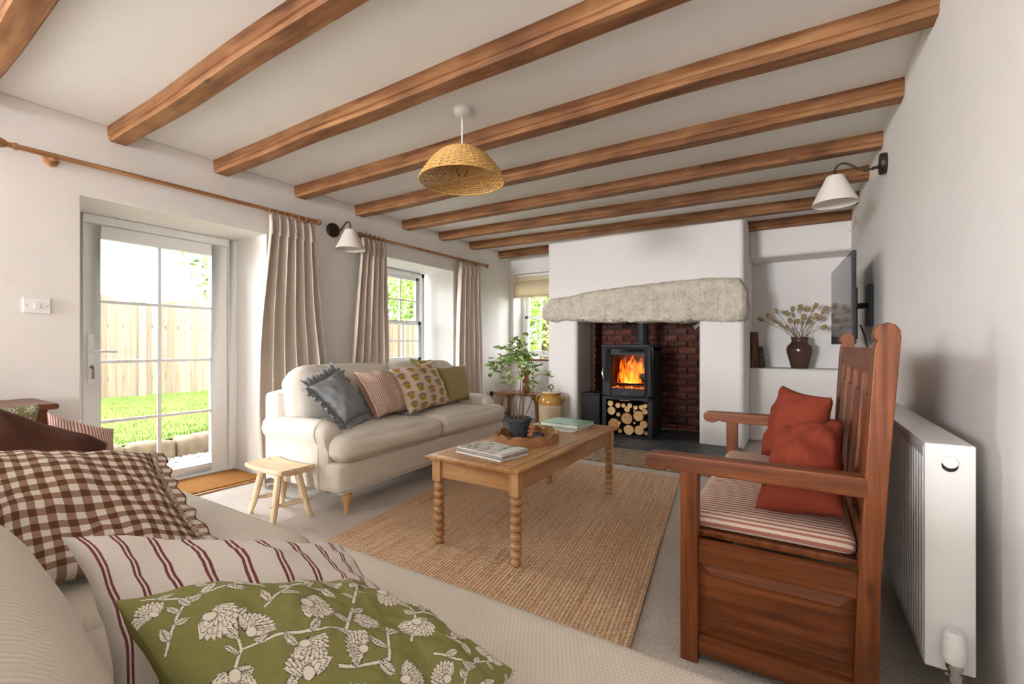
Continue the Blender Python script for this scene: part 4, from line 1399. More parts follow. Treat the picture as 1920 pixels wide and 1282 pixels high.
# ------------------------------------------------------------------ milking stool
sl = thing('stool', 'small pale wooden stool beside the sofa arm', 'stool', (-2.74, 1.63, 0))
mb = MB()
NXs, NYs = 16, 10
def seat_top(u, v, up):
    s, t2 = 2 * u - 1, 2 * v - 1
    x = -2.725 + s * 0.205 * (1 - 0.05 * t2 * t2)
    y = 1.628 + t2 * 0.112 * (1 - 0.06 * s * s) * (1 - 0.10 * (1 - s * s))
    z = (0.318 + 0.014 * s * s * s * s - 0.004) if up else 0.278 + 0.012 * (abs(s) ** 4 + abs(t2) ** 4)
    return (x, y, z)
mb.grid(lambda u, v: seat_top(u, v, True), NXs, NYs)
mb.grid(lambda u, v: seat_top(1 - u, v, False), NXs, NYs)
for e in range(4):
    def sd_(u, w, e=e):
        a, b = [(u, 0), (1, u), (1 - u, 1), (0, 1 - u)][e]
        p, q = seat_top(a, b, True), seat_top(a, b, False)
        k = math.sin(w * PI) * 0.006
        d = Vector((a - 0.5, b - 0.5, 0)).normalized()
        return (q[0] + (p[0] - q[0]) * w + d.x * k, q[1] + (p[1] - q[1]) * w + d.y * k, q[2] + (p[2] - q[2]) * w)
    mb.grid(sd_, 16, 4)
mb.uv = {}
obj('seat', mb, wood('stool', 'x'), sl, smooth=60)
feet = [(-2.62, 1.522), (-2.925, 1.552), (-2.56, 1.728), (-2.875, 1.735)]
heads = [(-2.645, 1.575), (-2.83, 1.58), (-2.625, 1.68), (-2.82, 1.685)]
for f, h in zip(feet, heads):
    obj('leg', MB().tube([(f[0], f[1], 0), ((f[0] * 1.5 + h[0]) / 2.5, (f[1] * 1.5 + h[1]) / 2.5, 0.1), (h[0], h[1], 0.292)], [0.0155, 0.020, 0.0225], 9), wood('stool', 'z'), sl, smooth=30)
    obj('tenon', MB().lathe([(0.0, 0), (0.014, 0), (0.014, 0.004), (0, 0.004)], (h[0], h[1], 0.309), 12, None, False), wood('stool', 'x'), sl)
for a, b in ((0, 2), (1, 3)):
    p = [Vector((feet[i][0] * 0.66 + heads[i][0] * 0.34, feet[i][1] * 0.66 + heads[i][1] * 0.34, 0.1)) for i in (a, b)]
    d = (p[1] - p[0]).normalized() * 0.03
    obj('stretcher', MB().tube([p[0] - d, p[0], p[0] * .7 + p[1] * .3, (p[0] + p[1]) / 2, p[0] * .3 + p[1] * .7, p[1], p[1] + d], [0.006, 0.008, 0.014, 0.017, 0.014, 0.008, 0.006], 8), wood('stool', 'y'), sl, smooth=40)

# ------------------------------------------------------------------ doormat
def coir():
    m = Mat('coir', 0.98, 0.05)
    v = m.coords('Object')
    n = m.noise(v, 160, 3)
    m.color(m.ramp(n, [(0.3, srgb(138, 90, 46)), (0.6, srgb(188, 136, 76))]))
    m.bump(n, 1.0, 0.012)
    return m.m
obj('doormat', MB().box(-4.05, -3.60, 0.96, 2.02, 0.0, 0.02), coir(), origin=(-3.8, 1.5, 0), bevel=0.004, label='orange brown coir doormat in the door recess', cat='doormat')
obj('trim_2', MB().box(-3.60, -3.575, 0.93, 2.05, 0.0, 0.012), wood('pine', 'y'), origin=(-3.59, 1.5, 0), bevel=0.003, kind='structure', label='wooden carpet bar at the door recess')

# ------------------------------------------------------------------ curtains and poles
XR_ = -3.53
def pole(y0, y1, z0, z1, label, left_finial, right_finial, brackets, ring_ys):
    t = thing('curtain_pole', label, 'curtain pole', (XR_, (y0 + y1) / 2, z0))
    rm = wood('rod', 'y')
    obj('rod', MB().tube([(XR_, y0, z0), (XR_, y1, z1)], 0.0145, 14), rm, t)
    acorn = [(0.0, -0.01), (0.018, -0.01), (0.020, 0.0), (0.016, 0.006), (0.011, 0.012), (0.016, 0.018), (0.012, 0.024), (0.020, 0.036), (0.027, 0.055), (0.026, 0.075), (0.018, 0.095), (0.0, 0.104)]
    ball = [(0.0, -0.02), (0.020, -0.02), (0.022, -0.012), (0.015, -0.004), (0.011, 0.004), (0.020, 0.012), (0.027, 0.026), (0.027, 0.036), (0.018, 0.052), (0.0, 0.058)]
    obj('finial', MB().lathe(acorn if left_finial == 'acorn' else ball, (XR_, y0, z0), 18, align((0, -1, 0)), False), rm, t, smooth=60)
    obj('finial', MB().lathe(acorn if right_finial == 'acorn' else ball, (XR_, y1, z1), 18, align((0, 1, 0)), False), rm, t, smooth=60)
    for y in brackets:
        z = z0 + (z1 - z0) * (y - y0) / (y1 - y0)
        obj('bracket', MB().lathe([(0.0, 0), (0.034, 0), (0.036, 0.008), (0.028, 0.016), (0.014, 0.022), (0.013, 0.060), (0.018, 0.066), (0.022, 0.085), (0.018, 0.1), (0, 0.104)], (XL, y, z - 0.004), 18, align((1, 0, 0)), False), rm, t, smooth=60)
    return t
pole(0.645, 2.43, 2.118, 2.135, 'wooden curtain pole above the glazed door', 'acorn', 'ball', (0.80, 2.36), ())
pole(2.86, 4.965, 2.118, 2.135, 'wooden curtain pole above the sash window', 'ball', 'ball', (2.93, 4.86), ())

def curtain(label, ya, yb, yc, yd, nf, seed, zb=0.012, xb=0.0, rings=7, ztop=2.09, yflare=None):
    """top from ya to yb, bottom from yc to yd"""
    t = thing('curtain', label, 'curtain', (XR_, (ya + yb) / 2, 0))
    mb = MB()
    def f(u, v):
        # v=0 top
        k = min(1, v / 0.07)
        w = math.sin(min(1, v * 1.15) * PI / 2) ** 1.4
        a, b = ya + (yc - ya) * w, yb + (yd - yb) * w
        uu = u + 0.18 / nf * math.sin(2 * PI * nf * u * 1.0 + 1.3 + 1.1 * v)
        ph = 2 * PI * nf * u + 0.7 * mnoise.noise((u * 3, v * 1.2, seed)) 
        amp = 0.012 + 0.026 * k + 0.014 * v
        x = XR_ + 0.012 + amp * math.sin(ph) + 0.010 * math.sin(2 * ph + 1 + v * 2) * k + 0.012 * mnoise.noise((u * 5, v * 3, seed + 4)) * k
        x += xb * max(0, v - 0.35) ** 1.5 * 1.9
        z = ztop + (zb - ztop) * v
        if v > 0.985:
            x += 0.02
        y = a + (b - a) * uu
        y += 0.01 * mnoise.noise((u * 4, v * 5, seed + 8)) * v
        return (x, y, z)
    mb.grid(f, nf * 14, 60)
    obj('drape', mb, CURTAIN, t, smooth=180, solid=0.003)
    hem = MB()
    for i in range(nf):                                   # pinched pleats
        u = (i + 0.25) / nf
        p0, p1 = Vector(f(u, 0.0)), Vector(f(u, 0.075))
        hem.tube([p0 + Vector((0.006, 0, 0.0)), (p0 + p1) / 2 + Vector((0.012, 0, 0)), p1 + Vector((0.004, 0, 0))], [0.010, 0.008, 0.014], 8)
    obj('pinch_pleats', hem, CURTAIN, t, smooth=180)
    rm = wood('rod', 'z')
    for i in range(rings):
        y = ya + 0.01 + (yb - ya - 0.02) * i / (rings - 1)
        zc = 2.126
        pts = [(XR_ + 0.023 * math.cos(a), y + 0.003 * math.sin(a), zc - 0.006 + 0.024 * math.sin(a)) for a in [2 * PI * q / 18 for q in range(19)]]
        r = obj('ring', MB().tube(pts, 0.0045, 6, False), rm, t)
        obj('eyelet', MB().tube([(XR_ + 0.004, y, zc - 0.033), (XR_ + 0.008, y, ztop - 0.012)], 0.0016, 5), BRASS, r)
    return t
curtain('long pale linen curtain between the glazed door and the sofa', 2.005, 2.40, 1.86, 2.52, 6, 1, xb=0.13, rings=7)
curtain('pale linen curtain left of the sash window', 2.90, 3.20, 2.76, 3.24, 5, 2, zb=0.05, rings=6)
curtain('pale linen curtain right of the sash window', 4.38, 4.80, 4.32, 4.86, 5, 3, zb=0.05, rings=7)

# ------------------------------------------------------------------ lamps
SHADE = Mat('linen_shade', 0.8, 0.2, 0, srgb(232, 222, 212))
SHADE.b.inputs['Transmission Weight'].default_value = 0.0
SHADE = SHADE.m
BULB = glass_mat('bulb_glass', 1.12)
def wall_lamp(label, wall, out, z):
    o = Vector(out)
    w = Vector((wall[0], wall[1], z))
    t = thing('wall_lamp', label, 'lamp', tuple(w))
    obj('backplate', MB().lathe([(0.0, 0), (0.062, 0), (0.064, 0.006), (0.064, 0.028), (0.060, 0.034), (0.0, 0.036)], w, 28, align(o), False), DARKMETAL, t, smooth=40)
    U = Vector((0, 0, 1))
    path = [w + o * d + U * q for d, q in ((0.034, -0.012), (0.075, -0.020), (0.105, -0.022), (0.135, -0.008), (0.165, 0.018), (0.195, 0.040), (0.222, 0.046), (0.244, 0.036), (0.256, 0.012), (0.257, -0.02))]
    a = obj('arm', MB().tube(path, 0.0065, 10), DARKMETAL, t, smooth=180)
    obj('knuckle', MB().tube([w + o * 0.034 + U * -0.012, w + o * 0.07 + U * -0.019], 0.010, 10), DARKMETAL, a)
    c = w + o * 0.257
    sh = MB().lathe([(0.128, -0.205), (0.046, -0.030), (0.043, -0.030), (0.125, -0.205)], c, 40, None, False)
    n4 = 40
    sh.f += [(k, (k + 1) % n4, 3 * n4 + (k + 1) % n4, 3 * n4 + k) for k in range(n4)]
    s = obj('shade', sh, SHADE, t, smooth=60)
    obj('shade_ring', MB().lathe([(0.006, -0.034), (0.044, -0.034), (0.044, -0.030), (0.006, -0.030)], c, 24, None, False), SHADE, s)
    obj('bulb_holder', MB().lathe([(0.0, -0.09), (0.016, -0.09), (0.016, -0.02), (0.0, -0.02)], c, 14, None, False), DARKMETAL, t)
    obj('bulb', MB().lathe([(0.0, -0.165), (0.015, -0.160), (0.024, -0.142), (0.022, -0.12), (0.012, -0.092), (0.0, -0.09)], c, 16, None, False), BULB, t, smooth=180)
wall_lamp('bronze wall lamp with white shade high on the right wall', (XR, 3.56), (-1, 0, 0), 2.168)
wall_lamp('bronze wall lamp with white shade between the two curtain poles', (XL, 2.66), (1, 0, 0), 2.118)

pd = thing('pendant_light', 'wicker dome pendant hanging from the beamed ceiling', 'lamp', (-1.63, 2.06, 2.0))
PX, PY = -1.63, 2.06
obj('ceiling_rose', MB().lathe([(0.0, 2.376), (0.030, 2.376), (0.046, 2.386), (0.051, 2.40), (0.051, ZC), (0, ZC)], (PX, PY, 0), 28, None, False), WHITEPLASTIC, pd, smooth=40)
obj('cord', MB().tube([(PX, PY, 2.38), (PX, PY, 2.18)], 0.0045, 8), WHITEPLASTIC, pd)
obj('lamp_holder', MB().lathe([(0.0, 2.10), (0.018, 2.10), (0.020, 2.155), (0.012, 2.185), (0.005, 2.198), (0, 2.198)], (PX, PY, 0), 16, None, False), WHITEPLASTIC, pd, smooth=60)
obj('bulb', MB().lathe([(0.0, 2.025), (0.022, 2.032), (0.032, 2.055), (0.026, 2.08), (0.014, 2.10), (0.0, 2.10)], (PX, PY, 0), 18, None, False), BULB, pd, smooth=180)
WICK = plain('wicker', srgb(198, 156, 92), 0.6, 0.3, var=0.3, scale=60)
# woven dome: stakes plus round weavers going over and under
def dome(a):      # a 0..1 from crown to rim
    r = 0.03 + 0.212 * a ** 0.82
    z = 2.182 - 0.176 * a ** 1.75
    return r, z
ns = 40
wv = MB()
rowsn = 27
for i in range(rowsn):
    a = 0.06 + 0.94 * i / (rowsn - 1)
    r, z = dome(a)
    m = ns * 4
    pts = []
    for k in range(m):
        th = 2 * PI * k / m
        off = 0.0030 * math.cos(ns / 2 * th + PI * i)
        pts.append((PX + (r + off) * math.cos(th), PY + (r + off) * math.sin(th), z + off * 0.3))
    # closed ring of square section
    vs, fs = [], []
    for k in range(m):
        th = 2 * PI * k / m
        p = Vector(pts[k]); d = Vector((math.cos(th), math.sin(th), 0))
        hz = 0.0042
        vs += [p + d * 0.0018 + Vector((0, 0, -hz)), p + d * 0.0018 + Vector((0, 0, hz)), p - d * 0.0018 + Vector((0, 0, hz)), p - d * 0.0018 + Vector((0, 0, -hz))]
    for k in range(m):
        k2 = (k + 1) % m
        for j in range(4):
            fs.append((k * 4 + j, k2 * 4 + j, k2 * 4 + (j + 1) % 4, k * 4 + (j + 1) % 4))
    wv.add(vs, fs)
shd = obj('shade', wv, WICK, pd, smooth=60)
stk = MB()
for k in range(ns):
    th = 2 * PI * k / ns
    stk.tube([(PX + dome(a)[0] * math.cos(th), PY + dome(a)[0] * math.sin(th), dome(a)[1]) for a in [q / 10 for q in range(11)]], 0.0030, 4)
obj('stakes', stk, WICK, shd)
r, z = dome(1.0)
obj('rim', MB().tube([(PX + r * math.cos(2 * PI * k / 60), PY + r * math.sin(2 * PI * k / 60), z - 0.003) for k in range(61)], 0.0062, 8, False), WICK, shd, smooth=180)
obj('crown', MB().lathe([(0.0, 2.184), (0.034, 2.182), (0.05, 2.172), (0.048, 2.168), (0.0, 2.176)], (PX, PY, 0), 24, None, False), WICK, shd)
# ------------------------------------------------------------------ wood stove
sv = thing('wood_stove', 'black cast-iron wood stove burning in the fireplace', 'stove', (-1.62, 5.18, 0.04))
SX0, SX1, SY0, SY1 = -1.905, -1.335, 4.97, 5.38
def vbox(x0, x1, y0, y1, z0, z1, r=0.05, n=5):
    """box with rounded upright front edges"""
    pts = []
    for cx, cy, a0 in ((x0 + r, y0 + r, PI), (x1 - r, y0 + r, 1.5 * PI)):
        for k in range(n + 1):
            a = a0 + PI / 2 * k / n
            pts.append((cx + r * math.cos(a), cy + r * math.sin(a)))
    pts += [(x1, y1), (x0, y1)]
    return MB().prism(pts, z1 - z0, Matrix.Translation((0, 0, z0)))
mb = MB()
for q in ((SX0, SX0 + 0.05, SY0 + 0.02, SY1, 0.055, 0.47), (SX1 - 0.05, SX1, SY0 + 0.02, SY1, 0.055, 0.47), (SX0, SX1, SY1 - 0.02, SY1, 0.055, 0.47), (SX0, SX1, SY0 + 0.02, SY1, 0.04, 0.062)):
    mb.box(*q)
obj('log_store', mb, BLACK, sv, bevel=0.008)
obj('shelf_plate', vbox(SX0 - 0.008, SX1 + 0.008, SY0 - 0.008, SY1, 0.455, 0.482, 0.05), BLACK, sv, bevel=0.006, smooth=40)
mb = MB()
for q in ((SX0, SX0 + 0.06, SY0 + 0.03, SY1, 0.48, 1.04), (SX1 - 0.06, SX1, SY0 + 0.03, SY1, 0.48, 1.04), (SX0, SX1, SY1 - 0.03, SY1, 0.48, 1.04), (SX0, SX1, SY0 + 0.03, SY1, 1.0, 1.04), (SX0, SX1, SY0 + 0.03, SY1, 0.48, 0.55)):
    mb.box(*q)
obj('body', mb, BLACK, sv, bevel=0.01)
liner = obj('fire_liner', MB().box(-1.84, -1.40, 5.33, 5.345, 0.55, 1.0).box(-1.845, -1.835, 5.02, 5.34, 0.55, 1.0).box(-1.405, -1.395, 5.02, 5.34, 0.55, 1.0), plain('vermiculite', srgb(120, 92, 70), 0.9, 0.1, var=0.2), sv, smooth=0)
door_ = MB()
GX0, GX1, GZ0, GZ1 = -1.795, -1.412, 0.585, 0.965
for q in ((SX0 + 0.012, GX0, 0.50, 1.03), (GX1, SX1 - 0.012, 0.50, 1.03), (GX0, GX1, GZ1, 1.03), (GX0, GX1, 0.50, GZ0)):
    door_.box(q[0], q[1], SY0, SY0 + 0.035, q[2], q[3])
sd = obj('stove_door', door_, BLACK, sv, bevel=0.006)
obj('glass', MB().box(GX0, GX1, SY0 + 0.012, SY0 + 0.016, GZ0, GZ1), GLASS, sd, smooth=0)
obj('door_trim', MB().box(GX0 - 0.006, GX0, SY0 - 0.003, SY0 + 0.006, GZ0 - 0.006, GZ1 + 0.006).box(GX1, GX1 + 0.006, SY0 - 0.003, SY0 + 0.006, GZ0 - 0.006, GZ1 + 0.006)
    .box(GX0, GX1, SY0 - 0.003, SY0 + 0.006, GZ0 - 0.006, GZ0).box(GX0, GX1, SY0 - 0.003, SY0 + 0.006, GZ1, GZ1 + 0.006), BLACK, sd, smooth=0)
obj('handle', MB().tube([(-1.868, SY0 - 0.005, 0.81), (-1.873, SY0 - 0.035, 0.80), (-1.876, SY0 - 0.045, 0.75), (-1.866, SY0 - 0.042, 0.70), (-1.858, SY0 - 0.036, 0.665)], [0.006, 0.008, 0.010, 0.010, 0.007], 10), CHROME, sd, smooth=180, label='bright metal stove handle')
obj('air_vent', MB().box(-1.66, -1.60, SY0 - 0.004, SY0 + 0.002, 0.532, 0.545).box(-1.655, -1.605, SY0 - 0.003, SY0 + 0.002, 0.515, 0.528), plain('dull_iron', (0.05, 0.05, 0.052), 0.4, 0.5, 0.4), sd, smooth=0)
obj('air_lever', MB().box(-1.685, -1.575, SY0 - 0.025, SY0, 0.447, 0.456), plain('copper_lever', srgb(160, 110, 86), 0.3, 0.5, 0.9), sv, bevel=0.003)
obj('top_plate', vbox(SX0 - 0.018, SX1 + 0.018, SY0 - 0.015, SY1 + 0.01, 1.04, 1.075, 0.06), BLACK, sv, bevel=0.010, seg=3, smooth=40)
obj('flue', MB().lathe([(0.078, 1.075), (0.078, 1.10), (0.066, 1.105), (0.066, 1.445)], (-1.50, 5.2, 0), 28, None, True), BLACK, sv, smooth=40)
for x, y in ((SX0 + 0.04, SY0 + 0.06), (SX1 - 0.04, SY0 + 0.06)):
    obj('foot', MB().lathe([(0.02, 0.04), (0.02, 0.058)], (x, y, 0), 12), BLACK, sv)

# burning logs, embers and flames
CHAR = plain('charred_log', srgb(50, 34, 26), 0.95, 0.1, var=0.5, scale=40, bump=0.8)
for i, (a, b, r) in enumerate((((-1.79, 5.16, 0.64), (-1.43, 5.20, 0.65), 0.042), ((-1.76, 5.25, 0.645), (-1.44, 5.12, 0.72), 0.036), ((-1.80, 5.22, 0.71), (-1.55, 5.26, 0.73), 0.036))):
    obj('burning_log', MB().tube([a, ((a[0] + b[0]) / 2, (a[1] + b[1]) / 2 + 0.01, (a[2] + b[2]) / 2 + 0.008), b], [r, r * 1.05, r * 0.95], 10), CHAR, origin=a, smooth=60,
        label=['charred log lying lowest in the stove fire', 'charred log slanting up to the right in the fire', 'charred log on the left of the fire'][i], cat='log', group='logs burning in the stove')
def emit(name, stops, strength, soft=True):
    m = bpy.data.materials.new(name); m.use_nodes = True
    T = m.node_tree
    T.nodes.remove(T.nodes['Principled BSDF'])
    tc = T.nodes.new('ShaderNodeTexCoord')
    nz = T.nodes.new('ShaderNodeTexNoise'); nz.inputs['Scale'].default_value = 11; nz.inputs['Detail'].default_value = 4; nz.inputs['Distortion'].default_value = 1.2
    mp = T.nodes.new('ShaderNodeMapping'); mp.inputs['Scale'].default_value = (1.6, 1.6, 0.6)
    T.links.new(tc.outputs['Object'], mp.inputs[0]); T.links.new(mp.outputs[0], nz.inputs['Vector'])
    cr = T.nodes.new('ShaderNodeValToRGB')
    while len(cr.color_ramp.elements) < len(stops): cr.color_ramp.elements.new(0.5)
    for e, (p, c) in zip(cr.color_ramp.elements, stops):
        e.position = p; e.color = (*c, 1)
    T.links.new(nz.outputs['Fac'], cr.inputs[0])
    em = T.nodes.new('ShaderNodeEmission'); em.inputs['Strength'].default_value = strength
    T.links.new(cr.outputs[0], em.inputs['Color'])
    out = T.nodes['Material Output']
    if soft:
        tr = T.nodes.new('ShaderNodeBsdfTransparent')
        ad = T.nodes.new('ShaderNodeMixShader')
        rr = T.nodes.new('ShaderNodeValToRGB')
        rr.color_ramp.elements[0].position = 0.36; rr.color_ramp.elements[1].position = 0.56
        T.links.new(nz.outputs['Fac'], rr.inputs[0])
        T.links.new(rr.outputs[0], ad.inputs[0]); T.links.new(tr.outputs[0], ad.inputs[1]); T.links.new(em.outputs[0], ad.inputs[2])
        T.links.new(ad.outputs[0], out.inputs[0])
    else:
        T.links.new(em.outputs[0], out.inputs[0])
    return m
def flame_mat(name, seed, strength):
    m = bpy.data.materials.new(name); m.use_nodes = True
    T = m.node_tree
    T.nodes.remove(T.nodes['Principled BSDF'])
    tc = T.nodes.new('ShaderNodeTexCoord')
    sp = T.nodes.new('ShaderNodeSeparateXYZ'); T.links.new(tc.outputs['UV'], sp.inputs[0])
    u, v = S(T, sp.outputs[0]), S(T, sp.outputs[1])
    mp = T.nodes.new('ShaderNodeMapping'); mp.inputs['Scale'].default_value = (5.5, 1.5, 1); mp.inputs['Location'].default_value = (seed * 3.3, seed * 1.7, seed)
    T.links.new(tc.outputs['UV'], mp.inputs[0])
    nz = T.nodes.new('ShaderNodeTexNoise'); nz.inputs['Scale'].default_value = 1.0; nz.inputs['Detail'].default_value = 5; nz.inputs['Distortion'].default_value = 0.9
    T.links.new(mp.outputs[0], nz.inputs['Vector'])
    n = S(T, nz.outputs['Fac'])
    edge = (u - 0.5).abs() * 2.0
    f = n * 2.3 - v * 0.95 - edge.pow(3.0) * 0.7 - 0.42          # burning where positive
    cr = T.nodes.new('ShaderNodeValToRGB')
    st = [(0.0, (0.5, 0.03, 0.002)), (0.3, (1.0, 0.16, 0.008)), (0.62, (1.0, 0.36, 0.03)), (1.0, (1.0, 0.72, 0.22))]
    while len(cr.color_ramp.elements) < 4: cr.color_ramp.elements.new(0.5)
    for e, (p, c) in zip(cr.color_ramp.elements, st):
        e.position = p; e.color = (*c, 1)
    T.links.new(f.k, cr.inputs[0])
    em = T.nodes.new('ShaderNodeEmission'); em.inputs['Strength'].default_value = strength
    T.links.new(cr.outputs[0], em.inputs['Color'])
    tr = T.nodes.new('ShaderNodeBsdfTransparent'); mx = T.nodes.new('ShaderNodeMixShader')
    T.links.new((f * 4.0).clamp().k, mx.inputs[0]); T.links.new(tr.outputs[0], mx.inputs[1]); T.links.new(em.outputs[0], mx.inputs[2])
    T.links.new(mx.outputs[0], T.nodes['Material Output'].inputs[0])
    return m
fr_ = thing('fire', 'orange flames behind the stove glass', 'fire', (-1.6, 5.2, 0.66))
rnd = random.Random(4)
for i, (x0, x1, y, h) in enumerate(((-1.80, -1.42, 5.24, 0.34), (-1.79, -1.44, 5.19, 0.33), (-1.77, -1.47, 5.14, 0.32), (-1.72, -1.50, 5.10, 0.30))):
    mb = MB()
    mb.grid(lambda u, v: (x0 + (x1 - x0) * u + 0.02 * math.sin(v * 5 + i) * v, y + 0.025 * math.sin(u * 9 + i * 2) * (1 - 0.5 * v) - 0.03 * v, 0.635 + h * v), 24, 16)
    obj('flame', mb, flame_mat('flame_%d' % i, i + 1, 1.5), fr_, smooth=180)
EMB = emit('embers', [(0.42, (0.02, 0.006, 0.004)), (0.52, (0.7, 0.08, 0.01)), (0.66, (1.0, 0.42, 0.10))], 1.4, False)
mb = MB()
for i in range(70):
    x, y = rnd.uniform(-1.82, -1.42), rnd.uniform(5.03, 5.3)
    r = rnd.uniform(0.008, 0.018)
    mb.lathe([(0, -r), (r * .8, -r * .5), (r, 0.2 * r), (r * .6, r * .8), (0, r)], (x, y, 0.557 + r), 6, Matrix.Rotation(rnd.uniform(0, 3), 4, 'X'), False)
o = obj('embers', mb, EMB, fr_, smooth=0); o['kind'] = 'stuff'
mb = MB()
for i in range(60):
    x = rnd.uniform(-1.79, -1.42)
    r = rnd.uniform(0.004, 0.012)
    mb.lathe([(0, -r), (r, 0), (0, r)], (x, rnd.uniform(5.0, 5.035), 0.556 + r), 5, Matrix.Rotation(rnd.uniform(0, 3), 4, 'X'), False)
o = obj('ash', mb, plain('ash', srgb(190, 180, 172), 0.95, 0.1, var=0.3), fr_, smooth=0); o['kind'] = 'stuff'

# firewood in the store
BARK = plain('bark', srgb(92, 70, 52), 0.95, 0.1, var=0.4, scale=50, bump=0.9)
def cut_mat():
    m = Mat('cut_wood', 0.8, 0.15)
    v = m.coords('Object')
    x, y, z = m.xyz(v)
    r = (x * x + z * z).sqrt()
    n = m.noise(v, 14, 4)
    oi = m.node('ShaderNodeObjectInfo')
    k = S(m.T, oi.outputs['Random'])
    f = ((r * 520.0 + n * 9.0).sin() * 0.5 + 0.5) * 0.22 + n * 0.45 + k * 0.3
    m.color(m.ramp(f, [(0.2, srgb(172, 122, 76)), (0.5, srgb(214, 170, 118)), (0.8, srgb(232, 200, 154))]))
    m.bump(n, 0.4, 0.004)
    return m.m
CUT = cut_mat()
LG = [(340, 912, 37), (362, 1030, 54), (404, 938, 19), (480, 968, 50), (578, 940, 44), (638, 1006, 33), (492, 1062, 46), (585, 1058, 41), (420, 1078, 17), (652, 1080, 18), (398, 862, 24), (334, 850, 26), (480, 892, 26),
      (505, 858, 22), (552, 872, 21), (640, 900, 26), (600, 868, 22), (446, 862, 19), (640, 852, 20), (545, 1000, 10), (415, 1010, 14), (540, 905, 9)]
sz = 0.00131
ORD = ['first', 'second', 'third', 'fourth', 'fifth', 'sixth', 'seventh', 'eighth', 'ninth', 'tenth', 'eleventh', 'twelfth', 'thirteenth', 'fourteenth', 'fifteenth', 'sixteenth', 'seventeenth', 'eighteenth', 'nineteenth', 'twentieth', 'twenty-first', 'twenty-second']
def row_of(q):
    return 'bottom' if q[1] > 995 else ('top' if q[1] < 900 else 'middle')
LOGLABEL = {}
for rw in ('bottom', 'middle', 'top'):
    for k_, q in enumerate(sorted([q for q in LG if row_of(q) == rw])):
        LOGLABEL[q] = '%s sawn log, %s from the left in the %s row of the stove stack' % ('large' if q[2] > 40 else ('small' if q[2] < 22 else 'medium'), ORD[k_], rw)
for i, (zx, zy, r) in enumerate(LG):
    x = -1.905 + (zx - 262) * sz
    z = 0.068 + (1102 - zy) * 0.00133
    x = max(-1.85 + r * sz, min(-1.39 - r * sz, x))
    yf = 5.0 + random.uniform(0.0, 0.025)
    rr = r * sz * 0.97
    z = max(z, 0.0635 + rr)
    top_row = zy < 880
    K = 16
    vs = []
    irr = [1 + 0.09 * mnoise.noise((k * 0.9, i * 7.3, 0)) - (0.16 if (i % 4 == 2 and 2 < k < 7) else 0) for k in range(K)]
    for y in (yf, yf + 0.32):
        for k in range(K):
            a = 2 * PI * k / K
            vs.append((x + rr * irr[k] * math.cos(a), y, z + rr * irr[k] * math.sin(a)))
    t = thing('firewood_log', LOGLABEL[(zx, zy, r)], 'log', (x, yf, z), 0, 'firewood stacked in the stove base')
    obj('bark', MB().add(vs, [(k, (k + 1) % K, K + (k + 1) % K, K + k) for k in range(K)] + [tuple(range(K, 2 * K))]), BARK, t, smooth=60)
    obj('cut_end', MB().add([(vs[k][0] * 0.95 + x * 0.05, yf - 0.001, vs[k][2] * 0.95 + z * 0.05) for k in range(K)] + [vs[k] for k in range(K)],
                            [tuple(range(K))] + [(k, K + k, K + (k + 1) % K, (k + 1) % K) for k in range(K)]), CUT, t, smooth=0)

# black box and spotlight in the inglenook
t = thing('coal_box', 'plain black metal box on the hearth left of the stove', 'box', (-2.12, 5.34, 0.04))
obj('body', MB().box(-2.235, -2.005, 5.17, 5.50, 0.041, 0.465), BLACK, t, bevel=0.006)
obj('lid', MB().box(-2.24, -2.0, 5.165, 5.505, 0.466, 0.49), BLACK, t, bevel=0.006)
t = thing('spotlight', 'small silver spotlight under the lintel corner', 'spotlight', (-0.89, 5.16, 1.30))
obj('mount', MB().tube([(-0.90, 5.17, 1.335), (-0.905, 5.17, 1.275)], 0.007, 8), CHROME, t)
d = Vector((-0.75, -0.25, -0.55))
obj('head', MB().lathe([(0.0, -0.045), (0.018, -0.045), (0.020, 0.01), (0.026, 0.03), (0.026, 0.034), (0.018, 0.030), (0.0, 0.025)], (-0.915, 5.165, 1.272), 16, align(d), False), CHROME, t, smooth=40)

# ------------------------------------------------------------------ jar, side table and things by the alcove
jc = (-2.50, 4.86)
t = thing('stoneware_jar', 'large cream and honey glazed stoneware jar by the chimney breast', 'jar', (*jc, 0))
CREAM = plain('cream_glaze', srgb(226, 206, 172), 0.22, 0.5, var=0.05, scale=8)
HONEY = plain('honey_glaze', srgb(196, 146, 72), 0.15, 0.6, var=0.15, scale=10)
obj('body', MB().lathe([(0.0, 0), (0.115, 0), (0.125, 0.012), (0.138, 0.10), (0.147, 0.25), (0.149, 0.362)], (*jc, 0), 40, None, False), CREAM, t, smooth=60)
obj('shoulder', MB().lathe([(0.149, 0.362), (0.150, 0.40), (0.142, 0.435), (0.120, 0.462), (0.108, 0.472), (0.116, 0.482), (0.124, 0.492), (0.124, 0.505), (0.112, 0.508), (0.100, 0.500)], (*jc, 0), 40, None, False), HONEY, t, smooth=60)
lid = obj('lid', MB().lathe([(0.0, 0.512), (0.085, 0.511), (0.108, 0.508), (0.108, 0.498), (0.0, 0.498)], (*jc, 0), 30, None, False), CREAM, t, smooth=60)
obj('loop_handle', MB().tube([(jc[0], jc[1], 0.505), (jc[0] + 0.004, jc[1], 0.545)] + [(jc[0] + 0.006 + 0.026 * math.sin(a), jc[1], 0.570 - 0.026 * math.cos(a)) for a in [2 * PI * q / 16 for q in range(17)]], 0.006, 8), BLACK, lid, smooth=180, label='black iron ring handle')
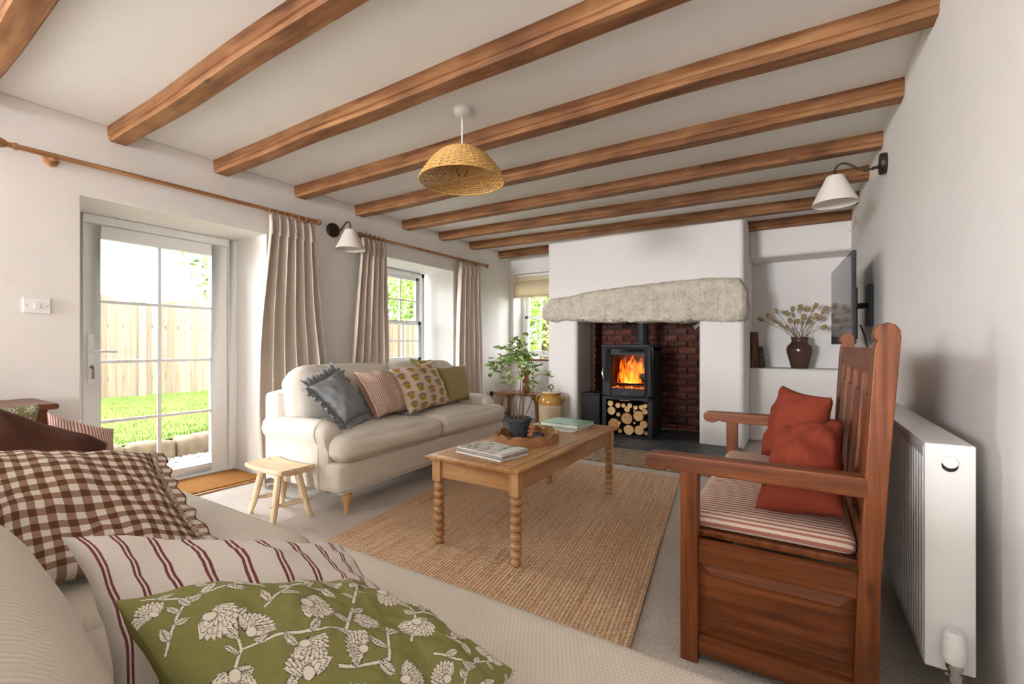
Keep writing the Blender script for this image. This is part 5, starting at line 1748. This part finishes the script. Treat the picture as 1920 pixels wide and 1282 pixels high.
for s in (-1, 1):
    a = 0.55 if s > 0 else 0.55 + PI
    c = Vector((jc[0] + 0.14 * math.cos(a), jc[1] + 0.14 * math.sin(a), 0.43))
    dd = Vector((math.cos(a), math.sin(a), 0))
    obj('lug', MB().tube([c + dd * -0.01 + Vector((0, 0, 0.035)), c + dd * 0.022 + Vector((0, 0, 0.03)), c + dd * 0.03, c + dd * 0.012 + Vector((0, 0, -0.035))], [0.014, 0.013, 0.012, 0.010], 8), HONEY, t, smooth=180)

t = thing('side_table', 'small oak trestle table under the alcove window', 'table', (-3.12, 5.25, 0))
obj('table_top', MB().box(-3.50, -2.76, 5.10, 5.42, 0.408, 0.438), wood('oak', 'x'), t, bevel=0.008)
for x in (-3.40, -2.86):
    for y in (5.15, 5.37):
        l = obj('leg', MB().hexa([(x - 0.022 + 0.03 * (1 if x > -3.1 else -1), y - 0.02, 0), (x + 0.022 + 0.03 * (1 if x > -3.1 else -1), y - 0.02, 0), (x + 0.022 + 0.03 * (1 if x > -3.1 else -1), y + 0.02, 0), (x - 0.022 + 0.03 * (1 if x > -3.1 else -1), y + 0.02, 0)],
                                 [(x - 0.022, y - 0.02, 0.408), (x + 0.022, y - 0.02, 0.408), (x + 0.022, y + 0.02, 0.408), (x - 0.022, y + 0.02, 0.408)]), wood('oak', 'z'), t, bevel=0.004)
        M = Matrix(((1, 0, 0, x), (0, 0, 1, y - 0.011), (0, 1, 0, 0), (0, 0, 0, 1)))
        obj('bracket', MB().prism([(-0.085, 0.407), (-0.08, 0.385), (-0.03, 0.345), (-0.022, 0.31), (0.022, 0.31), (0.03, 0.345), (0.08, 0.385), (0.085, 0.407)], 0.022, M), wood('oak', 'x'), l, bevel=0.002)
    obj('cross_rail', MB().box(x - 0.012, x + 0.012, 5.15, 5.37, 0.12, 0.15), wood('oak', 'y'), t, bevel=0.003)
pr = [(0.0, 0.0), (0.045, 0.0), (0.055, 0.02), (0.055, 0.05), (0.042, 0.085), (0.026, 0.096), (0.030, 0.104), (0.046, 0.125), (0.048, 0.15), (0.036, 0.178), (0.024, 0.186), (0.034, 0.200), (0.040, 0.222), (0.034, 0.248), (0.020, 0.256), (0.032, 0.268), (0.034, 0.295), (0.028, 0.312), (0.0, 0.316)]
obj('turned_ornament', MB().lathe([(r, z * 1.1) for r, z in pr], (-3.06, 5.24, 0.4385), 24, None, False), wood('bobbin', 'z'), origin=(-3.06, 5.24, 0.4385), smooth=60, label='tall turned wooden ball ornament on the side table', cat='ornament')

t = thing('wall_socket', 'black plug and cable in a white socket on the window wall', 'socket', (XL, 5.2, 0.40))
obj('socket_plate', MB().box(XL, XL + 0.012, 5.14, 5.27, 0.36, 0.445), WHITEPLASTIC, t, bevel=0.003)
pl = obj('plug', MB().rbox(XL + 0.012, XL + 0.05, 5.17, 5.215, 0.375, 0.435, 0.012, 5), BLACK, t)
obj('cable', MB().tube([(XL + 0.04, 5.19, 0.375), (XL + 0.05, 5.19, 0.32), (XL + 0.05, 5.195, 0.24), (XL + 0.06, 5.21, 0.19), (XL + 0.12, 5.25, 0.175), (XL + 0.17, 5.28, 0.13), (XL + 0.2, 5.30, 0.02)], 0.004, 6), BLACK, pl, smooth=180)

t = thing('light_switch', 'white light switch on the wall left of the door', 'light switch', (XL, 0.745, 1.28))
obj('plate', MB().box(XL, XL + 0.010, 0.692, 0.80, 1.238, 1.325), WHITEPLASTIC, t, bevel=0.003)
obj('rocker', MB().box(XL + 0.010, XL + 0.016, 0.733, 0.759, 1.265, 1.298), WHITEPLASTIC, t, bevel=0.002)
for y in (0.704, 0.788):
    obj('screw', MB().lathe([(0.0, 0.0), (0.004, 0), (0.004, 0.0015), (0, 0.002)], (XL + 0.010, y, 1.28), 8, align((1, 0, 0)), False), CHROME, t)

# roman blind
t = thing('roman_blind', 'cream roman blind half drawn up over the alcove window', 'blind', (-3.2, 5.85, 2.1))
LIN = weave('blind_linen', srgb(228, 214, 188), 300, 0.1, 0.2)
_T = LIN.node_tree
_tl = _T.nodes.new('ShaderNodeBsdfTranslucent'); _tl.inputs[0].default_value = (*srgb(236, 222, 190), 1)
_mx = _T.nodes.new('ShaderNodeMixShader'); _mx.inputs[0].default_value = 0.35
_T.links.new(_T.nodes['Principled BSDF'].outputs[0], _mx.inputs[1]); _T.links.new(_tl.outputs[0], _mx.inputs[2]); _T.links.new(_mx.outputs[0], _T.nodes['Material Output'].inputs[0])
obj('upper_fabric', MB().box(-3.60, -2.81, 5.86, 5.866, 1.93, 2.125), LIN, t)
def fold(z0, z1, d):
    p = [(0.0, z1), (-d, z1 - 0.03), (-d * 1.1, z0 + 0.02), (-d * 0.8, z0), (-d * 0.5, z0 + 0.012), (0.0, z1 - 0.05)]
    M = Matrix(((0, 0, 1, -3.60), (1, 0, 0, 5.858), (0, 1, 0, 0), (0, 0, 0, 1)))
    return MB().prism(p, 0.79, M)
obj('fold', fold(1.80, 2.03, 0.05), LIN, t, smooth=60)
obj('fold', fold(1.775, 1.83, 0.065), LIN, t, smooth=60)
obj('headrail', MB().box(-3.60, -2.81, 5.85, 5.89, 2.10, 2.125), UPVC, t)

# ------------------------------------------------------------------ chest by the left wall
t = thing('wooden_chest', 'dark wooden chest standing in the corner left of the door', 'chest', (-3.38, 0.4, 0))
obj('body', MB().box(-3.60, -3.20, 0.06, 0.70, 0.0, 0.735), wood('cabinet', 'z'), t, bevel=0.004)
obj('top', MB().box(-3.61, -3.165, 0.03, 0.735, 0.735, 0.765), wood('cabinet', 'y'), t, bevel=0.010, seg=3)
for z in (0.08, 0.31, 0.53):
    d_ = obj('drawer', MB().box(-3.20, -3.188, 0.10, 0.66, z, z + 0.19), wood('cabinet', 'y'), t, bevel=0.004)
    for y in (0.23, 0.53):
        obj('knob', MB().lathe([(0, 0), (0.008, 0), (0.010, 0.012), (0.016, 0.02), (0.012, 0.028), (0, 0.03)], (-3.188, y, z + 0.095), 12, align((1, 0, 0)), False), BRASS, d_, smooth=60)

# ------------------------------------------------------------------ television
t = thing('television', 'flat black television on a wall bracket seen edge on', 'television', (0.36, 4.2, 1.38))
A, Bq = Vector((0.245, 4.72)), Vector((0.298, 3.665))
n2 = Vector(((Bq - A).y, -(Bq - A).x)).normalized()
if n2.x < 0: n2 = -n2
def tvbox(u0, u1, d0, d1, z0, z1):
    P = lambda u, d: A + (Bq - A) * u + n2 * d
    q = [P(u0, d0), P(u1, d0), P(u1, d1), P(u0, d1)]
    return MB().hexa([(p.x, p.y, z0) for p in q], [(p.x, p.y, z1) for p in q])
TVB = plain('tv_black', (0.012, 0.012, 0.013), 0.4, 0.4)
scr = Mat('tv_screen', 0.08, 0.35, 0.0, (0.008, 0.008, 0.009)).m
pan = obj('panel', tvbox(0, 1, 0.0, 0.025, 1.07, 1.675), TVB, t, bevel=0.003)
obj('screen', tvbox(0.008, 0.992, -0.0015, 0.0, 1.085, 1.668), scr, t, smooth=0)
obj('rear_housing', tvbox(0.15, 0.85, 0.025, 0.055, 1.10, 1.45), TVB, t, bevel=0.006)
obj('wall_bracket', tvbox(0.42, 0.58, 0.055, 0.075, 1.20, 1.50).box(0.43, 0.457, 4.1, 4.3, 1.2, 1.5).box(0.34, 0.45, 4.18, 4.22, 1.33, 1.37), BLACK, t, bevel=0.002)
obj('soundbar_cable', MB().tube([(0.37, 3.95, 1.2), (0.385, 3.85, 1.12), (0.40, 3.82, 1.0), (0.43, 3.85, 0.85)], 0.005, 6), BLACK, t, smooth=180)
obj('loose_wire', MB().tube([(XR - 0.004, 4.95, 2.10), (XR - 0.02, 5.0, 2.15), (XR - 0.03, 5.06, 2.215), (XR - 0.02, 5.08, 2.20), (XR - 0.025, 5.16, 2.13), (XR - 0.04, 5.35, 2.14), (XR - 0.06, 5.25, 2.16)], 0.0022, 6), plain('pink_wire', srgb(216, 150, 140), 0.5), smooth=180,
    label='thin loose pink wire poking out of the right wall', cat='wire', origin=(XR, 5.05, 2.1))

# ------------------------------------------------------------------ ledge: vase with dried poppy heads, books
vc = Vector((0.022, 5.86, 0.816))
VASE = plain('brown_glaze', srgb(74, 52, 42), 0.2, 0.55, var=0.2, scale=18)
t = thing('vase', 'glossy dark brown vase on the alcove ledge', 'vase', tuple(vc))
obj('body', MB().lathe([(0.0, 0), (0.078, 0), (0.084, 0.01), (0.100, 0.08), (0.122, 0.16), (0.128, 0.205), (0.118, 0.245), (0.090, 0.275), (0.080, 0.29), (0.080, 0.315), (0.088, 0.332), (0.086, 0.338), (0.074, 0.335), (0.07, 0.30), (0.0, 0.28)], vc, 36, None, False), VASE, t, smooth=60)
POD = plain('dried_pod', srgb(168, 142, 104), 0.85, 0.15, var=0.25, scale=50)
STK = plain('dried_stem', srgb(120, 88, 56), 0.85, 0.1)
rnd = random.Random(3)
podm, stemm = None, None
targets = [(1431, 601), (1446, 597), (1459, 587), (1457, 605), (1479, 592), (1483, 606), (1487, 584), (1501, 582), (1507, 600), (1514, 584), (1513, 608), (1527, 578), (1526, 598), (1541, 588), (1545, 583), (1533, 600), (1538, 616), (1478, 618), (1468, 612), (1495, 607)]
Fpx, yawc = 853.0, math.radians(32.1)
for i, (px, py) in enumerate(targets):
    u_ = (px - 960) / Fpx; v_ = (650 - py) / Fpx
    dx = -math.sin(yawc) + u_ * math.cos(yawc); dy = math.cos(yawc) + u_ * math.sin(yawc)
    yy = vc.y + rnd.uniform(-0.06, 0.08)
    tt = yy / dy
    tip = Vector((dx * tt, yy, CAM_H + v_ * tt))
    b = vc + Vector((rnd.uniform(-0.035, 0.035), rnd.uniform(-0.035, 0.035), 0.30))
    t = thing('dried_poppy', 'dried poppy head, %s from the left in the brown vase' % ORD[sorted(targets).index((px, py))], 'dried flower', tuple(b), 0, 'dried poppies in the vase')
    mid = (b + tip) / 2 + Vector((0, 0, 0.012))
    obj('stem', MB().tube([b + Vector((0, 0, -0.015)), mid, tip], [0.0028, 0.0024, 0.002], 5), STK, t, smooth=180)
    dr_ = (tip - mid).normalized()
    s_ = rnd.uniform(1.15, 1.6)
    obj('pod', MB().lathe([(0.0, -0.004), (0.010, 0.002), (0.0165, 0.014), (0.0165, 0.024), (0.010, 0.034), (0.016, 0.038), (0.015, 0.041), (0, 0.042)], tip, 10, align(dr_) @ Matrix.Scale(s_, 4), False), POD, t, smooth=60)

def book_(label, x, w, h, d, tilt, col, ornaments):
    t = thing('book', label, 'book', (x, 5.86, 0.816))
    M = Matrix.Translation((x, 5.80, 0.816)) @ Matrix.Rotation(tilt, 4, 'Y')
    CV = plain('book_cloth_%d' % int(x * 1000), col, 0.7, 0.2, var=0.15)
    obj('pages', MB().box(0.004, w - 0.004, 0.004, d - 0.006, 0.004, h - 0.004).xf(M), PAPER, t, smooth=0)
    c = obj('cover', MB().box(0, 0.004, 0, d, 0, h).box(w - 0.004, w, 0, d, 0, h).box(0, w, -0.002, 0.004, 0, h).xf(M), CV, t, smooth=0)
    g = MB()
    for z0, z1 in ornaments:
        g.box(w * 0.45, w * 0.57, -0.0028, -0.002, z0, z1)
    obj('spine_lettering', g.xf(M), plain('dull_gold', srgb(150, 128, 84), 0.6), c, smooth=0)
book_('tall brown leather book leaning at the left of the ledge', -0.425, 0.062, 0.40, 0.22, 0.14 - 0.2, srgb(104, 74, 56), [(0.09 + 0.021 * i, 0.104 + 0.021 * i) for i in range(9)])
book_('small green book leaning on the taller brown one', -0.358, 0.048, 0.235, 0.17, -0.10, srgb(60, 66, 44), [(0.04, 0.06), (0.075, 0.10), (0.12, 0.15)])

# ------------------------------------------------------------------ radiator
t = thing('radiator', 'white panel radiator on the right wall behind the settle', 'radiator', (0.35, 2.3, 0.17))
RW = plain('radiator_enamel', srgb(236, 234, 230), 0.3, 0.5, var=0.01)
RX0, RX1, RY0, RY1, RZ0, RZ1 = 0.298, 0.402, 1.675, 2.95, 0.175, 0.785
mb = MB()
n = 38
cols = []
y = RY0 + 0.012
pts = [(RX0 + 0.006, y)]
pitch = (RY1 - RY0 - 0.05) / 36
y += 0.012
for i in range(36):
    pts += [(RX0 + 0.006, y), (RX0, y + pitch * 0.12), (RX0, y + pitch * 0.55), (RX0 + 0.008, y + pitch * 0.68), (RX0 + 0.008, y + pitch * 0.9)]
    y += pitch
pts.append((RX0 + 0.006, RY1 - 0.012))
pts += [(RX0 + 0.02, RY1 - 0.012), (RX0 + 0.02, RY0 + 0.012)]
obj('fluted_panel', MB().prism(pts, RZ1 - RZ0 - 0.06, Matrix.Translation((0, 0, RZ0 + 0.02))), RW, t, smooth=30)
obj('front_edge', MB().box(RX0 - 0.002, RX0 + 0.02, RY0 + 0.010, RY1 - 0.01, RZ1 - 0.04, RZ1 - 0.01).box(RX0 - 0.002, RX0 + 0.02, RY0 + 0.010, RY1 - 0.01, RZ0, RZ0 + 0.022), RW, t, bevel=0.004)
obj('rear_panel', MB().box(RX1 - 0.02, RX1, RY0 + 0.012, RY1 - 0.012, RZ0, RZ1 - 0.02), RW, t)
obj('top_grille', MB().box(RX0, RX1, RY0 + 0.010, RY1 - 0.010, RZ1 - 0.02, RZ1), RW, t, bevel=0.004)
for y0 in (RY0, RY1 - 0.012):
    sidep = obj('end_panel', MB().box(RX0, RX1, y0, y0 + 0.012, RZ0 - 0.005, RZ1), RW, t, bevel=0.004)
    yo = y0 if y0 < 2 else y0 + 0.012
    dv = -1 if y0 < 2 else 1
    obj('port', MB().lathe([(0.0, 0), (0.017, 0), (0.017, 0.002), (0, 0.002)], (0.350, yo, 0.728), 20, align((0, dv, 0)), False), BLACK, sidep)
    obj('bleed_valve', MB().lathe([(0.0, 0), (0.016, 0), (0.016, 0.008), (0.012, 0.010), (0.0, 0.010)], (0.350, yo, 0.738), 20, align((0, dv, 0)), False), WHITEPLASTIC, sidep, smooth=40)
yv = RY0 - 0.03
vv = obj('valve_head', MB().lathe([(0.0, 0.295), (0.016, 0.295), (0.021, 0.288), (0.0235, 0.262), (0.024, 0.255), (0.0225, 0.254), (0.0225, 0.250), (0.026, 0.249), (0.026, 0.222), (0.022, 0.214), (0.0, 0.214)], (0.352, yv, 0), 24, None, False), WHITEPLASTIC, t, smooth=40)
ribs = MB()
for k in range(14):
    a = 2 * PI * k / 14
    ribs.tube([(0.352 + 0.0225 * math.cos(a), yv + 0.0225 * math.sin(a), 0.257), (0.352 + 0.0195 * math.cos(a), yv + 0.0195 * math.sin(a), 0.288)], 0.0022, 5)
obj('grip_ribs', ribs, WHITEPLASTIC, vv)
obj('valve_body', MB().lathe([(0.0, 0.214), (0.016, 0.214), (0.018, 0.205), (0.018, 0.198), (0.013, 0.196), (0.013, 0.180), (0.016, 0.178), (0.016, 0.165), (0.008, 0.16), (0.008, 0.0), (0, 0.0)], (0.352, yv, 0), 18, None, False).tube([(0.352, yv, 0.188), (0.352, RY0 + 0.005, 0.188)], 0.010, 10), plain('nickel', (0.55, 0.53, 0.5), 0.3, 0.5, 1.0), t, smooth=40)

# ------------------------------------------------------------------ garden
def grass_mat():
    m = Mat('lawn', 0.95, 0.1)
    v = m.coords('Object')
    n = m.noise(v, 3, 6)
    n2 = m.noise(v, 60, 3)
    m.color(m.ramp(n * 0.5 + n2 * 0.5, [(0.3, srgb(66, 86, 34)), (0.6, srgb(96, 114, 52))]))
    m.bump(n2, 0.8, 0.03)
    return m.m
GR = grass_mat()
obj('ground', MB().box(-40, 8, -14, 40, -0.35, -0.14), GR, smooth=0, kind='structure', label='grassy ground around the house')
mb = MB()
mb.grid(lambda u, v: (-5.50 - 3.9 * u, -3 + 16 * v, 0.10 + 0.15 * u + 0.01 * mnoise.noise((u * 8, v * 24, 0))), 30, 60)
obj('lawn', mb, GR, origin=(-7, 4, 0.1), smooth=180, kind='structure', label='bright green lawn beyond the glazed door')
bl = MB()
rnd = random.Random(8)
for i in range(9000):
    x = -5.55 - 3.5 * rnd.random() ** 1.6
    y = rnd.uniform(1.6, 5.2)
    z = 0.10 + 0.15 * (-5.5 - x) / 3.9
    h = rnd.uniform(0.02, 0.05); a = rnd.uniform(0, PI); w = 0.004
    dx, dy = math.cos(a) * w, math.sin(a) * w
    lx_, ly_ = rnd.uniform(-.02, .02), rnd.uniform(-.02, .02)
    bl.add([(x - dx, y - dy, z - 0.005), (x + dx, y + dy, z - 0.005), (x + lx_, y + ly_, z + h)], [(0, 1, 2)])
obj('grass_blades', bl, GR, smooth=0, kind='stuff', label='short blades of grass on the lawn', cat='grass')
STONE = plain('edging_stone', srgb(92, 80, 64), 0.9, 0.2, var=0.3, scale=12, bump=0.8)
ed = thing('stone_edging', 'row of rough stones edging the lawn', 'edging', (-5.45, 3, 0)); ed['kind'] = 'structure'
y = -2.5
i = 0
while y < 9:
    l = rnd.uniform(0.28, 0.55)
    def sf(p, i=i):
        return Vector((p.x + 0.02 * mnoise.noise((p.y * 6, p.z * 9, i)), p.y, p.z + 0.018 * mnoise.noise((p.x * 9, p.y * 8, i + 5))))
    obj('stone', MB().rbox(-5.60 - rnd.uniform(0, .04), -5.36, y, y + l - 0.012, -0.16, 0.12 + rnd.uniform(-.02, .02), 0.03, 4, (0.01, 0.01, 0.01), sf), STONE, ed, smooth=60)
    y += l; i += 1
GV = plain('gravel', srgb(150, 138, 128), 0.9, 0.2, var=0.35, scale=60, bump=0.5)
obj('gravel_path', MB().box(-5.4, -4.21, -3, 9, -0.2, -0.085), GV, smooth=0, kind='structure', label='pale gravel path outside the door')
pb = MB()
for i in range(5200):
    x, y = rnd.uniform(-5.36, -4.25), rnd.uniform(1.2, 4.0)
    r = rnd.uniform(0.010, 0.022)
    q = rnd.uniform(0, 3)
    pb.lathe([(0, -r * .6), (r, 0), (0, r * .6)], (x, y, -0.082 + rnd.uniform(0, 0.008)), 5, Matrix.Rotation(q, 4, 'Z') @ Matrix.Rotation(rnd.uniform(-.4, .4), 4, 'X'), False)
obj('gravel', pb, GV, smooth=0, kind='stuff', label='loose pale pebbles outside the glazed door', cat='gravel')

def fence_mat():
    m = Mat('fence_board', 0.85, 0.15)
    oi = m.node('ShaderNodeObjectInfo')
    r = S(m.T, oi.outputs['Random'])
    v = m.coords('Object', (30, 30, 2))
    n = m.noise(v, 1.0, 5)
    m.color(m.ramp(r * 0.4 + n * 0.6, [(0.25, srgb(100, 87, 72)), (0.7, srgb(128, 114, 97))]))
    return m.m
FM = fence_mat()
FX = -9.25
PW = 1.83
yf = -2.6
k = 0
protos_b = {}
while yf < 13.5:
    t = thing('fence_panel', 'arched wooden garden fence panel, %s from the left end of the fence' % ORD[k], 'fence', (FX, yf + PW / 2, 0.2), 0, 'garden fence panels')
    nb = 19
    for b in range(nb):
        w = PW / nb
        yc_ = -PW / 2 + (b + 0.5) * w
        hh = 1.52 + 0.22 * math.cos(yc_ / PW * PI)
        key = b
        if key not in protos_b:
            mbd = MB().box(-0.008, 0.008, yc_ - w / 2 + 0.002, yc_ + w / 2 - 0.002, 0.0, hh)
            o = obj('board', mbd, FM, t, local=True, smooth=0)
            o.location.x = 0.006 * (1 if b % 2 else -1)
            protos_b[key] = o
        else:
            copy_part(protos_b[key], t)
    obj('rail', MB().box(-0.05, -0.015, -PW / 2, PW / 2, 0.3, 0.37).box(-0.05, -0.015, -PW / 2, PW / 2, 1.15, 1.22), FM, t, local=True, smooth=0)
    obj('post', MB().box(-0.05, 0.05, PW / 2 - 0.002, PW / 2 + 0.098, -0.1, 1.60), FM, t, local=True, smooth=0)
    yf += PW + 0.1
    k += 1

def tree(label, c, r, h, nl, cols, seed, base_z=-0.14, lsz=0.16):
    rnd = random.Random(seed)
    t = thing('tree', label, 'tree', (c[0], c[1], base_z))
    obj('trunk', MB().tube([(c[0], c[1], base_z), (c[0] + 0.1, c[1], c[2] * 0.5), (c[0], c[1], c[2] + h * 0.3)], [0.22, 0.16, 0.05], 8), BARK, t, smooth=180)
    mb = MB()
    blobs = [(c[0] + rnd.gauss(0, r * .45), c[1] + rnd.gauss(0, r * .45), c[2] + rnd.uniform(-h, h) * .55, rnd.uniform(.3, .6) * r) for _ in range(26)]
    for i in range(nl):
        bx, by, bz, br = blobs[i % len(blobs)]
        d = Vector((rnd.gauss(0, 1), rnd.gauss(0, 1), rnd.gauss(0, 1))).normalized() * br * rnd.uniform(.6, 1.0)
        p = Vector((bx, by, bz)) + d
        a = Vector((rnd.gauss(0, 1), rnd.gauss(0, 1), rnd.gauss(0, 1))).normalized()
        b = a.orthogonal().normalized()
        s = lsz * rnd.uniform(.6, 1.3)
        mb.add([p - a * s * .5, p + b * s * .28, p + a * s * .5, p - b * s * .28], [(0, 1, 2, 3)])
    m = Mat('foliage_%d' % seed, 0.7, 0.2)
    n = m.noise(m.coords('Object'), 1.6, 4)
    m.color(m.ramp(n, [(0.35, cols[0]), (0.65, cols[1])]))
    o = obj('foliage', mb, m.m, t, smooth=0)
    o['kind'] = 'stuff'
G1, G2 = srgb(84, 108, 56), srgb(140, 160, 96)
tree('tree rising behind the fence seen through the glazed door', (-13.2, 7.4, 3.1), 1.9, 1.7, 5000, (G1, G2), 1)
tree('bushy tree seen through the sash window', (-13.0, 13.2, 3.0), 2.6, 2.6, 6000, (srgb(80, 114, 40), srgb(140, 168, 78)), 2)
tree('bright bush right outside the small alcove window', (-6.0, 11.2, 1.9), 2.2, 2.6, 6500, (srgb(90, 122, 44), srgb(152, 176, 86)), 3)
